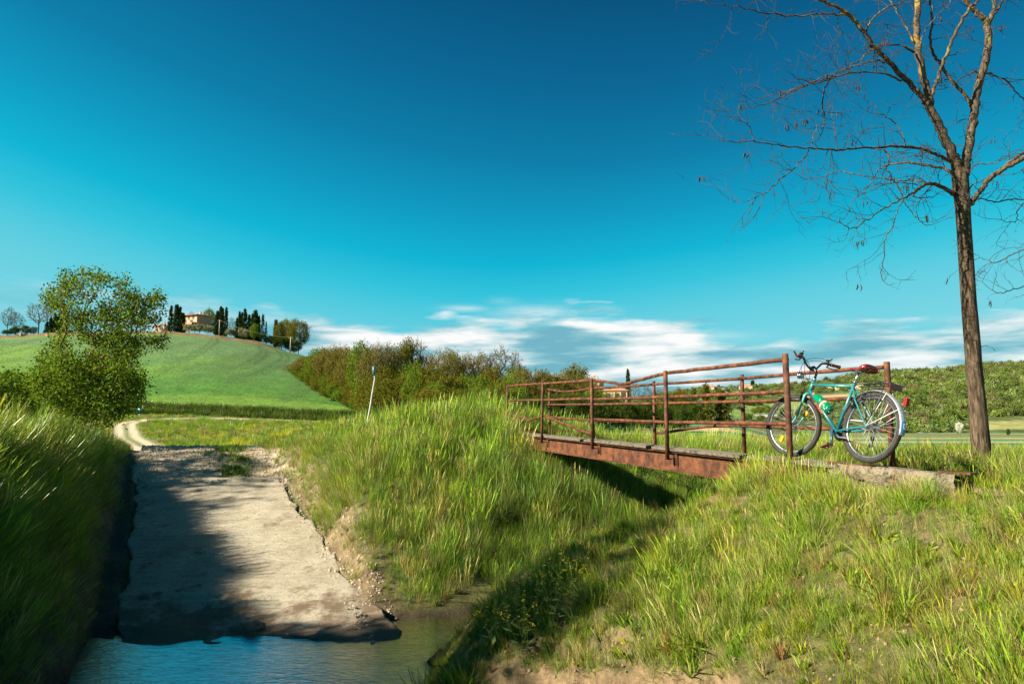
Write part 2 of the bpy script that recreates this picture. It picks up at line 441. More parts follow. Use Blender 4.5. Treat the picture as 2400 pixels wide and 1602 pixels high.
    wheat = mixc(wheat, (.13, .235, .03), ss(.48, .62, fbm(X/45., Y/30., 61, 4))*.8)
    wheat = mixc(wheat, (.055, .115, .03), ss(.55, .7, fbm(X/9., Y/40., 62, 3))*.45)
    # tramlines left by the tractor
    for k, (x0, sl) in enumerate(((azx(150), .0), (azx(395), .0), (azx(490), .0), (azx(580), .0), (azx(610), .0))):
        xc = x0*YC+(YC-Y)*.32+8*np.sin((YC-Y)/35.)*(.4+.2*k)
        for off in (-1.0, 1.0):
            wheat = mixc(wheat, (.03, .06, .012), np.exp(-((X-xc-off)/.50)**2)*ss(130, 190, Y)*.6)
    for k in range(7):
        yc = 124+k*2.2+4*np.sin(X/30.+k)
        wheat = mixc(wheat, (.035, .09, .015), np.exp(-((Y-yc)/.5)**2)*.5*ss(.35, .6, fbm(X*.1, Y*0+k, 63, 2)))
    C = C*(1-hm[..., None])+wheat*hm[..., None]
    tp = ss(YC+1, YC+4, Y)*lf
    C = mixc(C, (.17, .12, .06), tp*.9); C = mixc(C, (.26, .24, .12), ss(YC+9, YC+12, Y)*lf*.8)
    # right hillside
    hr = ss(438, 446, Y)*ss(-.16, -.1, a)
    hc = np.zeros_like(C); hc[:] = (.055, .085, .022)
    hc = mixc(hc, (.10, .12, .04), ss(.45, .6, fbm(X/40., Y/40., 71, 3)))
    tB = Z/np.maximum(Y, 1)
    def patch(C, poly_px, col, soft=6):
        pxs = 1200+a*F*1.0; pys = 970-tB*F
        x0, x1, ya, yb = poly_px
        w = ss(x0-soft, x0+soft, pxs)*(1-ss(x1-soft, x1+soft, pxs)); l0 = np.interp(pxs, [x0, x1], ya); l1 = np.interp(pxs, [x0, x1], yb)
        return mixc(C, col, w*ss(l0-2, l0+1, pys)*(1-ss(l1-1, l1+2, pys)))
    hc = patch(hc, (1560, 1830, (985, 940), (1002, 975)), (.16, .24, .06))
    hc = patch(hc, (1735, 1960, (952, 925), (975, 945)), (.19, .25, .07))
    hc = patch(hc, (1925, 2040, (905, 899), (914, 910)), (.50, .40, .22))
    hc = patch(hc, (1830, 2000, (931, 922), (936, 928)), (.34, .27, .15))
    hc = patch(hc, (1690, 1740, (920, 918), (923, 921)), (.5, .42, .3))
    hc = patch(hc, (2240, 2500, (992, 978), (1006, 1004)), (.26, .26, .09), 12)
    hc = patch(hc, (2230, 2300, (958, 958), (976, 974)), (.22, .15, .09))
    C = C*(1-hr[..., None])+hc*hr[..., None]
    far2 = (RR > 1450)
    C[far2] = (.06, .09, .04)
    # track
    td, tside = trk_dist(X, Y)
    jit = .35*(fbm(X*2, Y*2, 81, 3)-.5)
    onr = (e <= .1) & (e2 <= .1) & (Y > 16) & (Y < 19.6+.0*X)
    ontrk = (td+jit < 1.55)
    rut = np.exp(-((td-.75)/.42)**2)
    tcol = np.zeros_like(C); tcol[:] = (.10, .14, .04)
    tcol = mixc(tcol, (.47, .39, .27), np.clip(rut*1.6, 0, 1)); tcol = mixc(tcol, (.44, .37, .26), ss(26, 20, Y))
    apron = (Y > 16.0) & (Y < 22.2+jit) & (X > xl(Y)-.1-jit) & (X < xr(Y)+.25+jit+ss(18, 21, Y)*.8)
    track = (apron | ontrk | onr)
    tcol2 = np.zeros_like(C); tcol2[:] = (.45, .37, .26)
    tcol2 = mixc(tcol2, (.38, .29, .19), ss(.45, .6, n3)); tcol2 = mixc(tcol2, (.52, .45, .34), ss(.55, .7, n1))
    C = np.where(ontrk[..., None], tcol, C); C = np.where((apron | onr)[..., None], tcol2, C)
    # ------- split the one sheet by region
    fc = lambda M_: (M_.reshape(-1)[Q].mean(1))
    Cf = C.reshape(-1, 3)
    reg = np.zeros(len(Q), int)
    trf = fc(track.astype(float)) > .5
    hmf = fc((ss(119.6, 120.6, Y)*lf)) > .5; hrf = fc(hr) > .5
    reg[hmf] = 1; reg[hrf] = 2; reg[trf & ~hmf] = 3
    names = [('ground', 'grassy ground of the stream banks, meadow and valley fields'), ('hill', 'smooth green wheat hill rising behind the meadow'),
             ('hillside', 'wooded hillside with pale fields across the valley'), ('gravel_track', 'pale stony track running over the crest and round the meadow')]
    for k, (nm, lab) in enumerate(names):
        q = Q[reg == k]; used, inv = np.unique(q, return_inverse=True)
        me = npmesh(nm, V[used], inv.reshape(q.shape), GM[k], smooth=True)
        ca = me.color_attributes.new('col', 'FLOAT_COLOR', 'POINT')
        ca.data.foreach_set('color', np.concatenate([Cf[used], np.ones((len(used), 1))], 1).astype(np.float32).ravel())
        tag(link(nm, me), lab, kind='structure')

def ground_mat(name, nscale, amp, bumpd, bscale, extra=None, rough=.95, dark=None):
    m, nt, b = newmat(name); L = nt.links.new
    b.inputs['Roughness'].default_value = rough; b.inputs['Specular IOR Level'].default_value = .2
    at = N(nt, 'ShaderNodeAttribute', attribute_name='col'); tc = N(nt, 'ShaderNodeTexCoord')
    n1 = N(nt, 'ShaderNodeTexNoise', i={'Scale': nscale, 'Detail': 9, 'Roughness': .72}); L(tc.outputs['Object'], n1.inputs['Vector'])
    mr = N(nt, 'ShaderNodeMapRange', i={'From Min': .3, 'From Max': .7, 'To Min': 1-amp, 'To Max': 1+amp}); L(n1.outputs['Fac'], mr.inputs[0])
    mx = N(nt, 'ShaderNodeMix', data_type='RGBA', blend_type='MULTIPLY'); mx.inputs[0].default_value = 1
    L(at.outputs['Color'], mx.inputs[6]); L(mr.outputs[0], mx.inputs[7])
    colout = mx.outputs[2]
    if extra:
        sc2, a2 = extra
        n3 = N(nt, 'ShaderNodeTexNoise', i={'Scale': sc2, 'Detail': 5, 'Roughness': .6}); L(tc.outputs['Object'], n3.inputs['Vector'])
        m3 = N(nt, 'ShaderNodeMapRange', i={'From Min': .35, 'From Max': .65, 'To Min': 1-a2, 'To Max': 1+a2}); L(n3.outputs['Fac'], m3.inputs[0])
        mx2 = N(nt, 'ShaderNodeMix', data_type='RGBA', blend_type='MULTIPLY'); mx2.inputs[0].default_value = 1
        L(colout, mx2.inputs[6]); L(m3.outputs[0], mx2.inputs[7]); colout = mx2.outputs[2]
    L(colout, b.inputs['Base Color'])
    n2 = N(nt, 'ShaderNodeTexNoise', i={'Scale': bscale, 'Detail': 8, 'Roughness': .75}); L(tc.outputs['Object'], n2.inputs['Vector'])
    bp = N(nt, 'ShaderNodeBump', i={'Strength': 1, 'Distance': bumpd}); L(n2.outputs['Fac'], bp.inputs['Height']); L(bp.outputs[0], b.inputs['Normal'])
    return m
GM = [ground_mat('ground_soil_turf', 14, .45, .05, 18, (2.2, .25)), ground_mat('young_wheat', 1.5, .55, .5, 1.6, (.25, .12)),
      ground_mat('hillside_ground', .15, .3, 1.5, .12, (.03, .25)), ground_mat('track_gravel', 9, .30, .05, 12, (45, .25))]
build_terrain()

# ---------------------------------------------------------------- water of the ford
def build_water():
    m, nt, b = newmat('stream_water'); L = nt.links.new
    b.inputs['Base Color'].default_value = (.035, .026, .012, 1); b.inputs['Roughness'].default_value = .04; b.inputs['IOR'].default_value = 1.55
    b.inputs['Specular IOR Level'].default_value = .9
    WATERFIX = 1
    tc = N(nt, 'ShaderNodeTexCoord')
    mp = N(nt, 'ShaderNodeMapping'); mp.inputs['Scale'].default_value = (1.0, 2.6, 1); mp.inputs['Rotation'].default_value = (0, 0, .2); L(tc.outputs['Object'], mp.inputs[0])
    n1 = N(nt, 'ShaderNodeTexNoise', i={'Scale': 5, 'Detail': 4, 'Roughness': .5, 'Distortion': 1.0}); L(mp.outputs[0], n1.inputs['Vector'])
    n2 = N(nt, 'ShaderNodeTexNoise', i={'Scale': 26, 'Detail': 4, 'Roughness': .55, 'Distortion': .5}); L(mp.outputs[0], n2.inputs['Vector'])
    ad = N(nt, 'ShaderNodeMath', operation='MULTIPLY_ADD'); L(n2.outputs['Fac'], ad.inputs[0]); ad.inputs[1].default_value = .30; L(n1.outputs['Fac'], ad.inputs[2])
    bp = N(nt, 'ShaderNodeBump', i={'Strength': 1, 'Distance': .009}); L(ad.outputs[0], bp.inputs['Height']); L(bp.outputs[0], b.inputs['Normal'])
    # shallow silt bed showing through
    n3 = N(nt, 'ShaderNodeTexNoise', i={'Scale': 1.7, 'Detail': 6, 'Roughness': .7}); L(tc.outputs['Object'], n3.inputs['Vector'])
    rp = ramp(nt, [(.4, (.012, .009, .004)), (.55, (.04, .028, .012)), (.72, (.10, .07, .03))]); L(n3.outputs['Fac'], rp.inputs[0])
    df = N(nt, 'ShaderNodeBsdfDiffuse'); gl = N(nt, 'ShaderNodeBsdfGlossy', i={'Roughness': .05}); fr = N(nt, 'ShaderNodeFresnel', i={'IOR': 1.45}); L(rp.outputs[0], df.inputs[0]); L(bp.outputs[0], df.inputs['Normal']); L(bp.outputs[0], gl.inputs['Normal']); L(bp.outputs[0], fr.inputs['Normal'])
    fm = N(nt, 'ShaderNodeMath', operation='MULTIPLY_ADD'); fm.use_clamp = True; L(fr.outputs[0], fm.inputs[0]); fm.inputs[1].default_value = 3.2; fm.inputs[2].default_value = .12
    ms = N(nt, 'ShaderNodeMixShader'); L(fm.outputs[0], ms.inputs[0]); L(df.outputs[0], ms.inputs[1]); L(gl.outputs[0], ms.inputs[2]); L(ms.outputs[0], nt.nodes['Material Output'].inputs[0])
    xs = np.linspace(-9, 14, 60); off = np.linspace(-2.6, 2.6, 14)
    V = []; 
    for s_ in xs:
        for o_ in off:
            V.append((2.2+.94*s_-.34*o_-.0, 10.5+.34*s_+.94*o_, -2.9))
    n = len(off); Q = [(i*n+j, (i+1)*n+j, (i+1)*n+j+1, i*n+j+1) for i in range(len(xs)-1) for j in range(n-1)]
    tag(link('water', npmesh('water', np.array(V), np.array(Q), m, True)), 'rippled shallow stream water crossing the concrete ford', kind='structure')
build_water()

# ---------------------------------------------------------------- concrete slab of the ford
def build_ramp():
    m, nt, b = newmat('ford_concrete'); L = nt.links.new
    b.inputs['Roughness'].default_value = .9; b.inputs['Specular IOR Level'].default_value = .3
    tc = N(nt, 'ShaderNodeTexCoord')
    n1 = N(nt, 'ShaderNodeTexNoise', i={'Scale': 1.6, 'Detail': 8, 'Roughness': .65}); L(tc.outputs['Object'], n1.inputs['Vector'])
    rp = ramp(nt, [(.3, (.48, .415, .30)), (.5, (.66, .585, .44)), (.68, (.76, .69, .54))]); L(n1.outputs['Fac'], rp.inputs[0])
    n2 = N(nt, 'ShaderNodeTexNoise', i={'Scale': 22, 'Detail': 8, 'Roughness': .8}); L(tc.outputs['Object'], n2.inputs['Vector'])
    r2 = ramp(nt, [(.33, (.42, .36, .28)), (.47, (.95, .95, .95)), (.7, (1.1, 1.1, 1.1))]); L(n2.outputs['Fac'], r2.inputs[0])
    mx = N(nt, 'ShaderNodeMix', data_type='RGBA', blend_type='MULTIPLY'); mx.inputs[0].default_value = 1; L(rp.outputs[0], mx.inputs[6]); L(r2.outputs[0], mx.inputs[7])
    # dried mud: clods along the wheel lines and a wet brown zone towards the water
    sp = N(nt, 'ShaderNodeSeparateXYZ'); L(tc.outputs['Object'], sp.inputs[0])
    wet = N(nt, 'ShaderNodeMapRange', i={'From Min': 9.2, 'From Max': 11.0, 'To Min': .8, 'To Max': 0.0}); L(sp.outputs['Y'], wet.inputs[0])
    n3 = N(nt, 'ShaderNodeTexNoise', i={'Scale': 1.9, 'Detail': 7, 'Roughness': .7}); L(tc.outputs['Object'], n3.inputs['Vector'])
    am = N(nt, 'ShaderNodeMath', operation='MULTIPLY_ADD'); L(wet.outputs[0], am.inputs[0]); am.inputs[1].default_value = .30; L(n3.outputs['Fac'], am.inputs[2])
    r3 = ramp(nt, [(.56, (0, 0, 0)), (.68, (1, 1, 1))]); L(am.outputs[0], r3.inputs[0])
    mm = N(nt, 'ShaderNodeMix', data_type='RGBA'); L(r3.outputs[0], mm.inputs[0]); L(mx.outputs[2], mm.inputs[6]); mm.inputs[7].default_value = (.30, .215, .14, 1)
    n4 = N(nt, 'ShaderNodeTexNoise', i={'Scale': 7.5, 'Detail': 9, 'Roughness': .88}); mp = N(nt, 'ShaderNodeMapping'); mp.inputs['Scale'].default_value = (.8, 2.2, 1); L(tc.outputs['Object'], mp.inputs[0]); L(mp.outputs[0], n4.inputs['Vector'])
    r4 = ramp(nt, [(.555, (0, 0, 0)), (.62, (.9, .9, .9))]); L(n4.outputs['Fac'], r4.inputs[0])
    m4 = N(nt, 'ShaderNodeMix', data_type='RGBA'); L(r4.outputs[0], m4.inputs[0]); L(mm.outputs[2], m4.inputs[6]); m4.inputs[7].default_value = (.20, .135, .08, 1)
    L(m4.outputs[2], b.inputs['Base Color'])
    bp = N(nt, 'ShaderNodeBump', i={'Strength': 1, 'Distance': .03}); L(n2.outputs['Fac'], bp.inputs['Height'])
    bp2 = N(nt, 'ShaderNodeBump', i={'Strength': 1, 'Distance': .10}); L(n4.outputs['Fac'], bp2.inputs['Height']); L(bp.outputs[0], bp2.inputs['Normal']); L(bp2.outputs[0], b.inputs['Normal'])
    ys = np.linspace(8.5, 16.3, 260); us = np.linspace(0, 1, 90)
    YY, UU = np.meshgrid(ys, us, indexing='ij')
    yy = YY+(.03*fbm(UU*8, UU*0, 90, 3))*(YY > 16)
    lx = xl(ys)+.04+.22*(fbm(ys*2.5, ys*0, 91, 4)-.5); rx = xr(ys)-.04+.42*(fbm(ys*1.8, ys*0, 92, 5)-.5)+.24*ss(12, 9.4, ys)
    XX = lx[:, None]+(rx-lx)[:, None]*UU
    # gently sagging plates with open joints across
    ZZ = roadz(YY)+.050-.04*UU*ss(11, 9.5, YY)+(.045+.10*ss(11, 9.8, YY))*(fbm(XX*1.5, YY*1.5, 93, 4)-.5)+.035*ss(11, 9.8, YY)+.006*(fbm(XX*14, YY*14, 94, 3)-.5)
    ZZ = ZZ+.008*np.sin(YY*34+3*fbm(XX*1.5, YY*1.5, 95, 3))*fbm(XX*2, YY*2, 96, 3)
    for yj, dp in ((10.35, .05), (11.9, .015), (13.4, .012), (14.9, .01)):
        yw = yj+.18*(fbm(XX*1.1, XX*0, int(yj*10), 3)-.5)
        ZZ -= dp*np.exp(-((YY-yw)/.030)**2)
    ZZ += np.where(YY < 10.3, -.02, 0)
    n = len(us)
    V = np.stack([XX, yy, ZZ], -1).reshape(-1, 3)
    Vb = V.copy(); Vb[:, 2] -= .16
    i, j = np.meshgrid(np.arange(len(ys)-1), np.arange(n-1), indexing='ij')
    Q = np.stack([i*n+j, i*n+j+1, (i+1)*n+j+1, (i+1)*n+j], -1).reshape(-1, 4)
    K = len(V); sides = []
    for i_ in range(len(ys)-1):
        a = i_*n; b_ = (i_+1)*n; sides += [(a, b_, b_+K, a+K), (b_+n-1, a+n-1, a+n-1+K, b_+n-1+K)]
    for j_ in range(n-1):
        a = (len(ys)-1)*n+j_; sides.append((a, a+1, a+1+K, a+K)); a = j_; sides.append((a+1, a, a+K, a+1+K))
    Q = np.concatenate([Q, np.array(sides)]); V = np.concatenate([V, Vb])
    tag(link('concrete_road', npmesh('concrete_road', V, Q, m, True)), 'worn pale concrete road slab sloping down into the stream', kind='structure')
build_ramp()
# ================================================================ rusty footbridge
def zdeck(Y): return -.48+.010*(Y-7.3)
def fx_(Y): return -.3625*Y+5.75
def bx_(Y): return -.3625*Y+6.60
BD = Vector((-.3625, 1, .010)).normalized()       # along the bridge, away from the camera
BN = Vector((1, .3625, 0)).normalized()           # across, away from the near side
def rust_mat(name, a=(.165, .056, .018), b_=(.075, .025, .010), c=(.020, .010, .007), sc=9):
    m, nt, b = newmat(name); L = nt.links.new
    tc = N(nt, 'ShaderNodeTexCoord')
    n1 = N(nt, 'ShaderNodeTexNoise', i={'Scale': sc, 'Detail': 8, 'Roughness': .7}); L(tc.outputs['Object'], n1.inputs['Vector'])
    rp = ramp(nt, [(.34, c), (.48, b_), (.60, a), (.8, tuple(x*1.35 for x in a))]); L(n1.outputs['Fac'], rp.inputs[0])
    n2 = N(nt, 'ShaderNodeTexNoise', i={'Scale': 90, 'Detail': 4, 'Roughness': .7}); L(tc.outputs['Object'], n2.inputs['Vector'])
    mr = N(nt, 'ShaderNodeMapRange', i={'From Min': .3, 'From Max': .7, 'To Min': .72, 'To Max': 1.2}); L(n2.outputs['Fac'], mr.inputs[0])
    mx = N(nt, 'ShaderNodeMix', data_type='RGBA', blend_type='MULTIPLY'); mx.inputs[0].default_value = 1
    L(rp.outputs[0], mx.inputs[6]); L(mr.outputs[0], mx.inputs[7]); L(mx.outputs[2], b.inputs['Base Color'])
    b.inputs['Roughness'].default_value = .72; b.inputs['Specular IOR Level'].default_value = .35
    bp = N(nt, 'ShaderNodeBump', i={'Strength': 1, 'Distance': .004}); L(n2.outputs['Fac'], bp.inputs['Height']); L(bp.outputs[0], b.inputs['Normal'])
    return m
def build_bridge():
    mr_ = rust_mat('rusted_pipe'); mb_ = rust_mat('rusted_girder', (.155, .056, .021), (.085, .029, .012), (.024, .011, .007), 6)
    md = mat('weathered_deck', (.07, .056, .038), (.16, .135, .098), 9, .95, bump=.012, c3=(.04, .033, .022), bscale=34)
    root = empty('footbridge', (3.03, 7.47, -.6)); tag(root, 'rusty steel footbridge with bent pipe railings spanning the grassy channel', 'footbridge')
    inv = Matrix.Translation(-Vector(root.location))
    def put(mb, name, m, parent=root, smooth=True, lab=None):
        o = mb.obj(name, m, parent, smooth)
        if parent is root: o.matrix_parent_inverse = inv
        if lab: o['label'] = lab
        return o
    # girders: I-beams
    rot = Matrix((BN, BD, BD.cross(BN)*-1)).transposed().to_3x3()
    def girder(xf, y0, y1):
        a = Vector((xf(y0), y0, zdeck(y0))); c = Vector((xf(y1), y1, zdeck(y1))); n = 40
        mb = MB(); mid = (a+c)/2; Lh = (c-a).length
        up = BN.cross(BD)
        for zz, w, t in ((-.075, .13, .014), (-.205, .008, .246), (-.335, .13, .014)):
            mb.box(mid+up*zz, (w, Lh, t), rot)
        return mb
    g = girder(lambda y: fx_(y)+.09, 6.9, 15.6); put(g, 'girder', mb_, smooth=False)
    g = girder(lambda y: bx_(y)-.09, 7.2, 15.6); g.v = [(a, b, c-.08) for a, b, c in g.v]; put(g, 'girder', mb_, smooth=False)
    for k in range(5):
        mb = MB(); y = 7.4+k*1.95; p = Vector((fx_(y)+.09, y, zdeck(y)-.2)); q = Vector((bx_(y)-.09, y+.3, zdeck(y)-.2)); mb.tube([p, q], .03, 6); put(mb, 'cross_brace', mb_)
    # deck: one long slab of weathered boards, uneven edge, ends over the abutment
    rnd = random.Random(4); mb = MB(); up = Vector((0, 0, 1)); W_ = .80; npl = 5
    for k in range(npl):
        y = 6.4+.25*(k % 2)
        while y < 15.85:
            Ln = min(rnd.uniform(1.6, 2.6), 16.0-y-.1*rnd.random()); yc = y+Ln/2; o_ = (k+.5)/npl*(W_+.01)-.012
            c = Vector((fx_(yc), yc, zdeck(yc)))+BN*(o_+rnd.uniform(-.006, .006)+(0.0 if k else -.006))
            mb.box(c-up*(.022+.11*o_+rnd.uniform(-.003, .003)), (W_/npl-.008, Ln-.012, .036), rot @ Matrix.Rotation(-.11, 3, 'Y') @ Matrix.Rotation(rnd.uniform(-.003, .003), 3, 'Z'))
            y += Ln
    put(mb, 'deck', md, smooth=False)
    # railings
    fp = [16.1, 14.07, 11.93, 9.73, 7.47]; bp = [15.9, 13.8, 11.64, 9.49, 7.27]
    def raz(Y, z): return z+.010*(Y-7.3)
    def bumpy(pts, n=5, j=.004, seed=0):
        r = random.Random(seed); return [Vector(p)+Vector((r.uniform(-j, j), 0, r.uniform(-j, j))) for p in spline(pts, n)]
    # near railing
    rail = empty('railing', (0, 0, 0)); rail.parent = root; rail.matrix_parent_inverse = inv
    for i, y in enumerate(fp):
        mb = MB(); x = fx_(y)-.035; r = .030 if i < 4 else .033; lean = [.03, .035, 0, -.0, -.012][i]
        top = [.665, .655, .60, .615, .66][i]; bot = [-.75, zdeck(y)-.17, zdeck(y)-.165, zdeck(y)-.18, -.95][i]
        if i < 2: r = .026
        mb.tube([(x-lean*.3, y, bot), (x, y, -.1), (x+lean*.6, y, top-.004), (x+lean*.6, y, top)], [r, r, r, r*.86], 14)
        if 0 < i < 4:
            mb.tube([(x, y, bot+.004), (x+.06, y+.0, bot+.012), (x+.10, y, bot+.03), (x+.105, y, bot+.10)], .010, 6)
            mb.box((x+.11, y-.06, bot+.02), (.012, .03, .20), rot)
        put(mb, 'post', mr_, rail)
    def fr(y, z, off=0): return (fx_(y)+off, y, z)
    mb = MB(); r = .024
    top = [fr(16.1, .66), fr(14.07, .615), fr(11.93, .572)]
    mb.tube(bumpy([fr(16.1, .655), fr(15.0, .645), fr(14.07, .625), fr(13, .605), fr(11.95, .59)], seed=1), r, 10); put(mb, 'rail', mr_, rail)
    mb = MB(); mb.tube(bumpy([fr(11.9, .588), fr(11.3, .52), fr(10.98, .478), fr(10.7, .498), fr(10.2, .545), fr(9.75, .582)], 6, seed=2), r, 10); put(mb, 'rail', mr_, rail, lab='top rail bent down in a shallow dip')
    mb = MB(); mb.tube(bumpy([fr(9.7, .585), fr(8.6, .592), fr(7.5, .600)], seed=3), r*1.05, 10); put(mb, 'rail', mr_, rail)
    for a, c, z0, z1 in ((16.1, 11.95, .315, .265), (11.9, 9.75, .255, .240), (9.7, 7.5, .24, .245)):
        mb = MB(); mb.tube(bumpy([fr(a, z0), fr((a+c)/2, (z0+z1)/2), fr(c, z1)], seed=int(a)), r, 10); put(mb, 'rail', mr_, rail)
    mb = MB(); mb.tube(bumpy([fr(16.1, -.01), fr(15.2, -.07), fr(14.85, -.135), fr(14.6, -.10), fr(14.1, -.045)], 4, .002), r*.95, 10); put(mb, 'rail', mr_, rail, lab='low rail kinked downwards')
    mb = MB(); mb.tube(bumpy([fr(14.05, -.045, .01), fr(13.3, -.17, .05), fr(12.6, -.29, .06), fr(12.1, -.35, .05)], 5, .003), r, 10); put(mb, 'rail', mr_, rail, lab='low rail broken loose and hanging to the deck')
    for a, c, z0, z1 in ((11.9, 9.75, -.092, -.112), (9.7, 7.5, -.112, -.108)):
        mb = MB(); mb.tube(bumpy([fr(a, z0), fr((a+c)/2, (z0+z1)/2), fr(c, z1)], seed=int(a)+3), r, 10); put(mb, 'rail', mr_, rail)
    # far railing
    rail2 = empty('railing', (0, 0, 0)); rail2.parent = root; rail2.matrix_parent_inverse = inv
    for i, y in enumerate(bp):
        mb = MB(); x = bx_(y)+.035; r2 = .028 if i < 4 else .031
        mb.tube([(x, y, -.9), (x, y, 0), (x, y, [.60, .56, .56, .55, .555][i]-.004), (x, y, [.60, .56, .56, .55, .555][i])], [r2, r2, r2, r2*.86], 12); put(mb, 'post', mr_, rail2)
    def br(y, z, off=0): return (bx_(y)+off, y, z)
    runs = [([br(15.9, .575), br(15.2, .50), br(14.5, .49), br(13.85, .515)], 'top rail sagging between its posts'), ([br(13.8, .515), br(12.7, .505), br(11.65, .50)], None),
            ([br(11.6, .50), br(9.5, .49)], None), ([br(9.47, .49), br(8.3, .50), br(7.28, .497)], None),
            ([br(15.9, .215), br(13.85, .195)], None), ([br(13.8, .195), br(11.65, .178)], None), ([br(11.6, .178), br(9.5, .172)], None), ([br(9.47, .172), br(7.28, .175)], None),
            ([br(15.9, -.07), br(13.85, -.12)], None), ([br(13.8, -.12), br(11.65, -.145)], None),
            ([br(9.5, -.155), br(10.3, -.19), br(11.2, -.29), br(11.5, -.315)], 'low rail hanging loose from one post'), ([br(9.47, -.16), br(7.28, -.175)], None)]
    for k, (pp, lab) in enumerate(runs):
        mb = MB(); mb.tube(bumpy(pp, 5, .003, 20+k), .023, 10); put(mb, 'rail', mr_, rail2, lab=lab)
    # abutment at the near end: eroded old concrete block with a rusty edge plate
    mc = mat('old_abutment_concrete', (.22, .175, .11), (.33, .27, .18), 11, .95, bump=.08, c3=(.06, .05, .03), bscale=14)
    ab = empty('abutment', (3.6, 6.1, -.6)); tag(ab, 'crumbling mossy concrete slab under the rear bicycle wheel', 'abutment')
    A = np.linspace(0, 1, 46); Bq = np.linspace(0, 1, 16); V = []; 
    def edge(t): y = 7.05+(5.74-7.05)*t; return Vector((fx_(y)-.01, y, 0))
    nrm = BN
    for lvl, (zt, off) in enumerate(((0, 0), (-.07, -.015), (-.15, .05), (-.30, .10))):
        for t in A:
            p = edge(t)
            wob = .085*(float(fbm(t*14, lvl*3.1, 5, 4))-.5)*2
            q = p+nrm*(off+wob*(1 if lvl else .5)); zz = -.485-.012*t+zt+.02*(float(fbm(t*10, lvl, 6, 2))-.5)
            V.append((q.x, q.y, zz))
    n = len(A); K = len(V)
    for bq in Bq[1:]:
        for t in A:
            p = edge(t)+nrm*(bq*(.92-.66*float(ss(.35, 1, t)))); V.append((p.x, p.y, -.485-.07*bq-.012*t+.025*(float(fbm(t*9, bq*6, 7, 3))-.5)))
    Fc = [((l+1)*n+i, (l+1)*n+i+1, l*n+i+1, l*n+i) for l in range(3) for i in range(n-1)]
    Fc += [(i, i+1, K+i+1, K+i) for i in range(n-1)]
    Fc += [(K+b_*n+i, K+b_*n+i+1, K+(b_+1)*n+i+1, K+(b_+1)*n+i) for b_ in range(len(Bq)-2) for i in range(n-1)]
    o = link('slab', npmesh('slab', np.array(V), np.array(Fc), mc, False), ab); o.matrix_parent_inverse = Matrix.Translation(-Vector(ab.location))
    # near end face closing the block
    e1 = edge(1); mb = MB(); r = Matrix((BN, BD, Vector((0, 0, 1)))).transposed()
    mb.box(e1+BN*.15+BD*.05+Vector((0, 0, -.655)), (.16, .08, .18), r); o = mb.obj('end_face', mc, ab, False); o.matrix_parent_inverse = Matrix.Translation(-Vector(ab.location))
    mb = MB(); a = edge(.02); c = edge(.42); mb.box((a+c)/2+BN*.02+Vector((0, 0, -.495)), (.05, (c-a).length, .028), r)
    o = mb.obj('edge_plate', mr_, ab, False); o.matrix_parent_inverse = Matrix.Translation(-Vector(ab.location)); mb = MB()
    a = edge(.93); mb.box(a+BN*.10+BD*-.06+Vector((0, 0, -.485)), (.10, .26, .012), r @ Matrix.Rotation(.1, 3, 'Z'))
    o = mb.obj('edge_plate', mr_, ab, False); o.matrix_parent_inverse = Matrix.Translation(-Vector(ab.location)); o['label'] = 'rusty steel edge plate'
build_bridge()
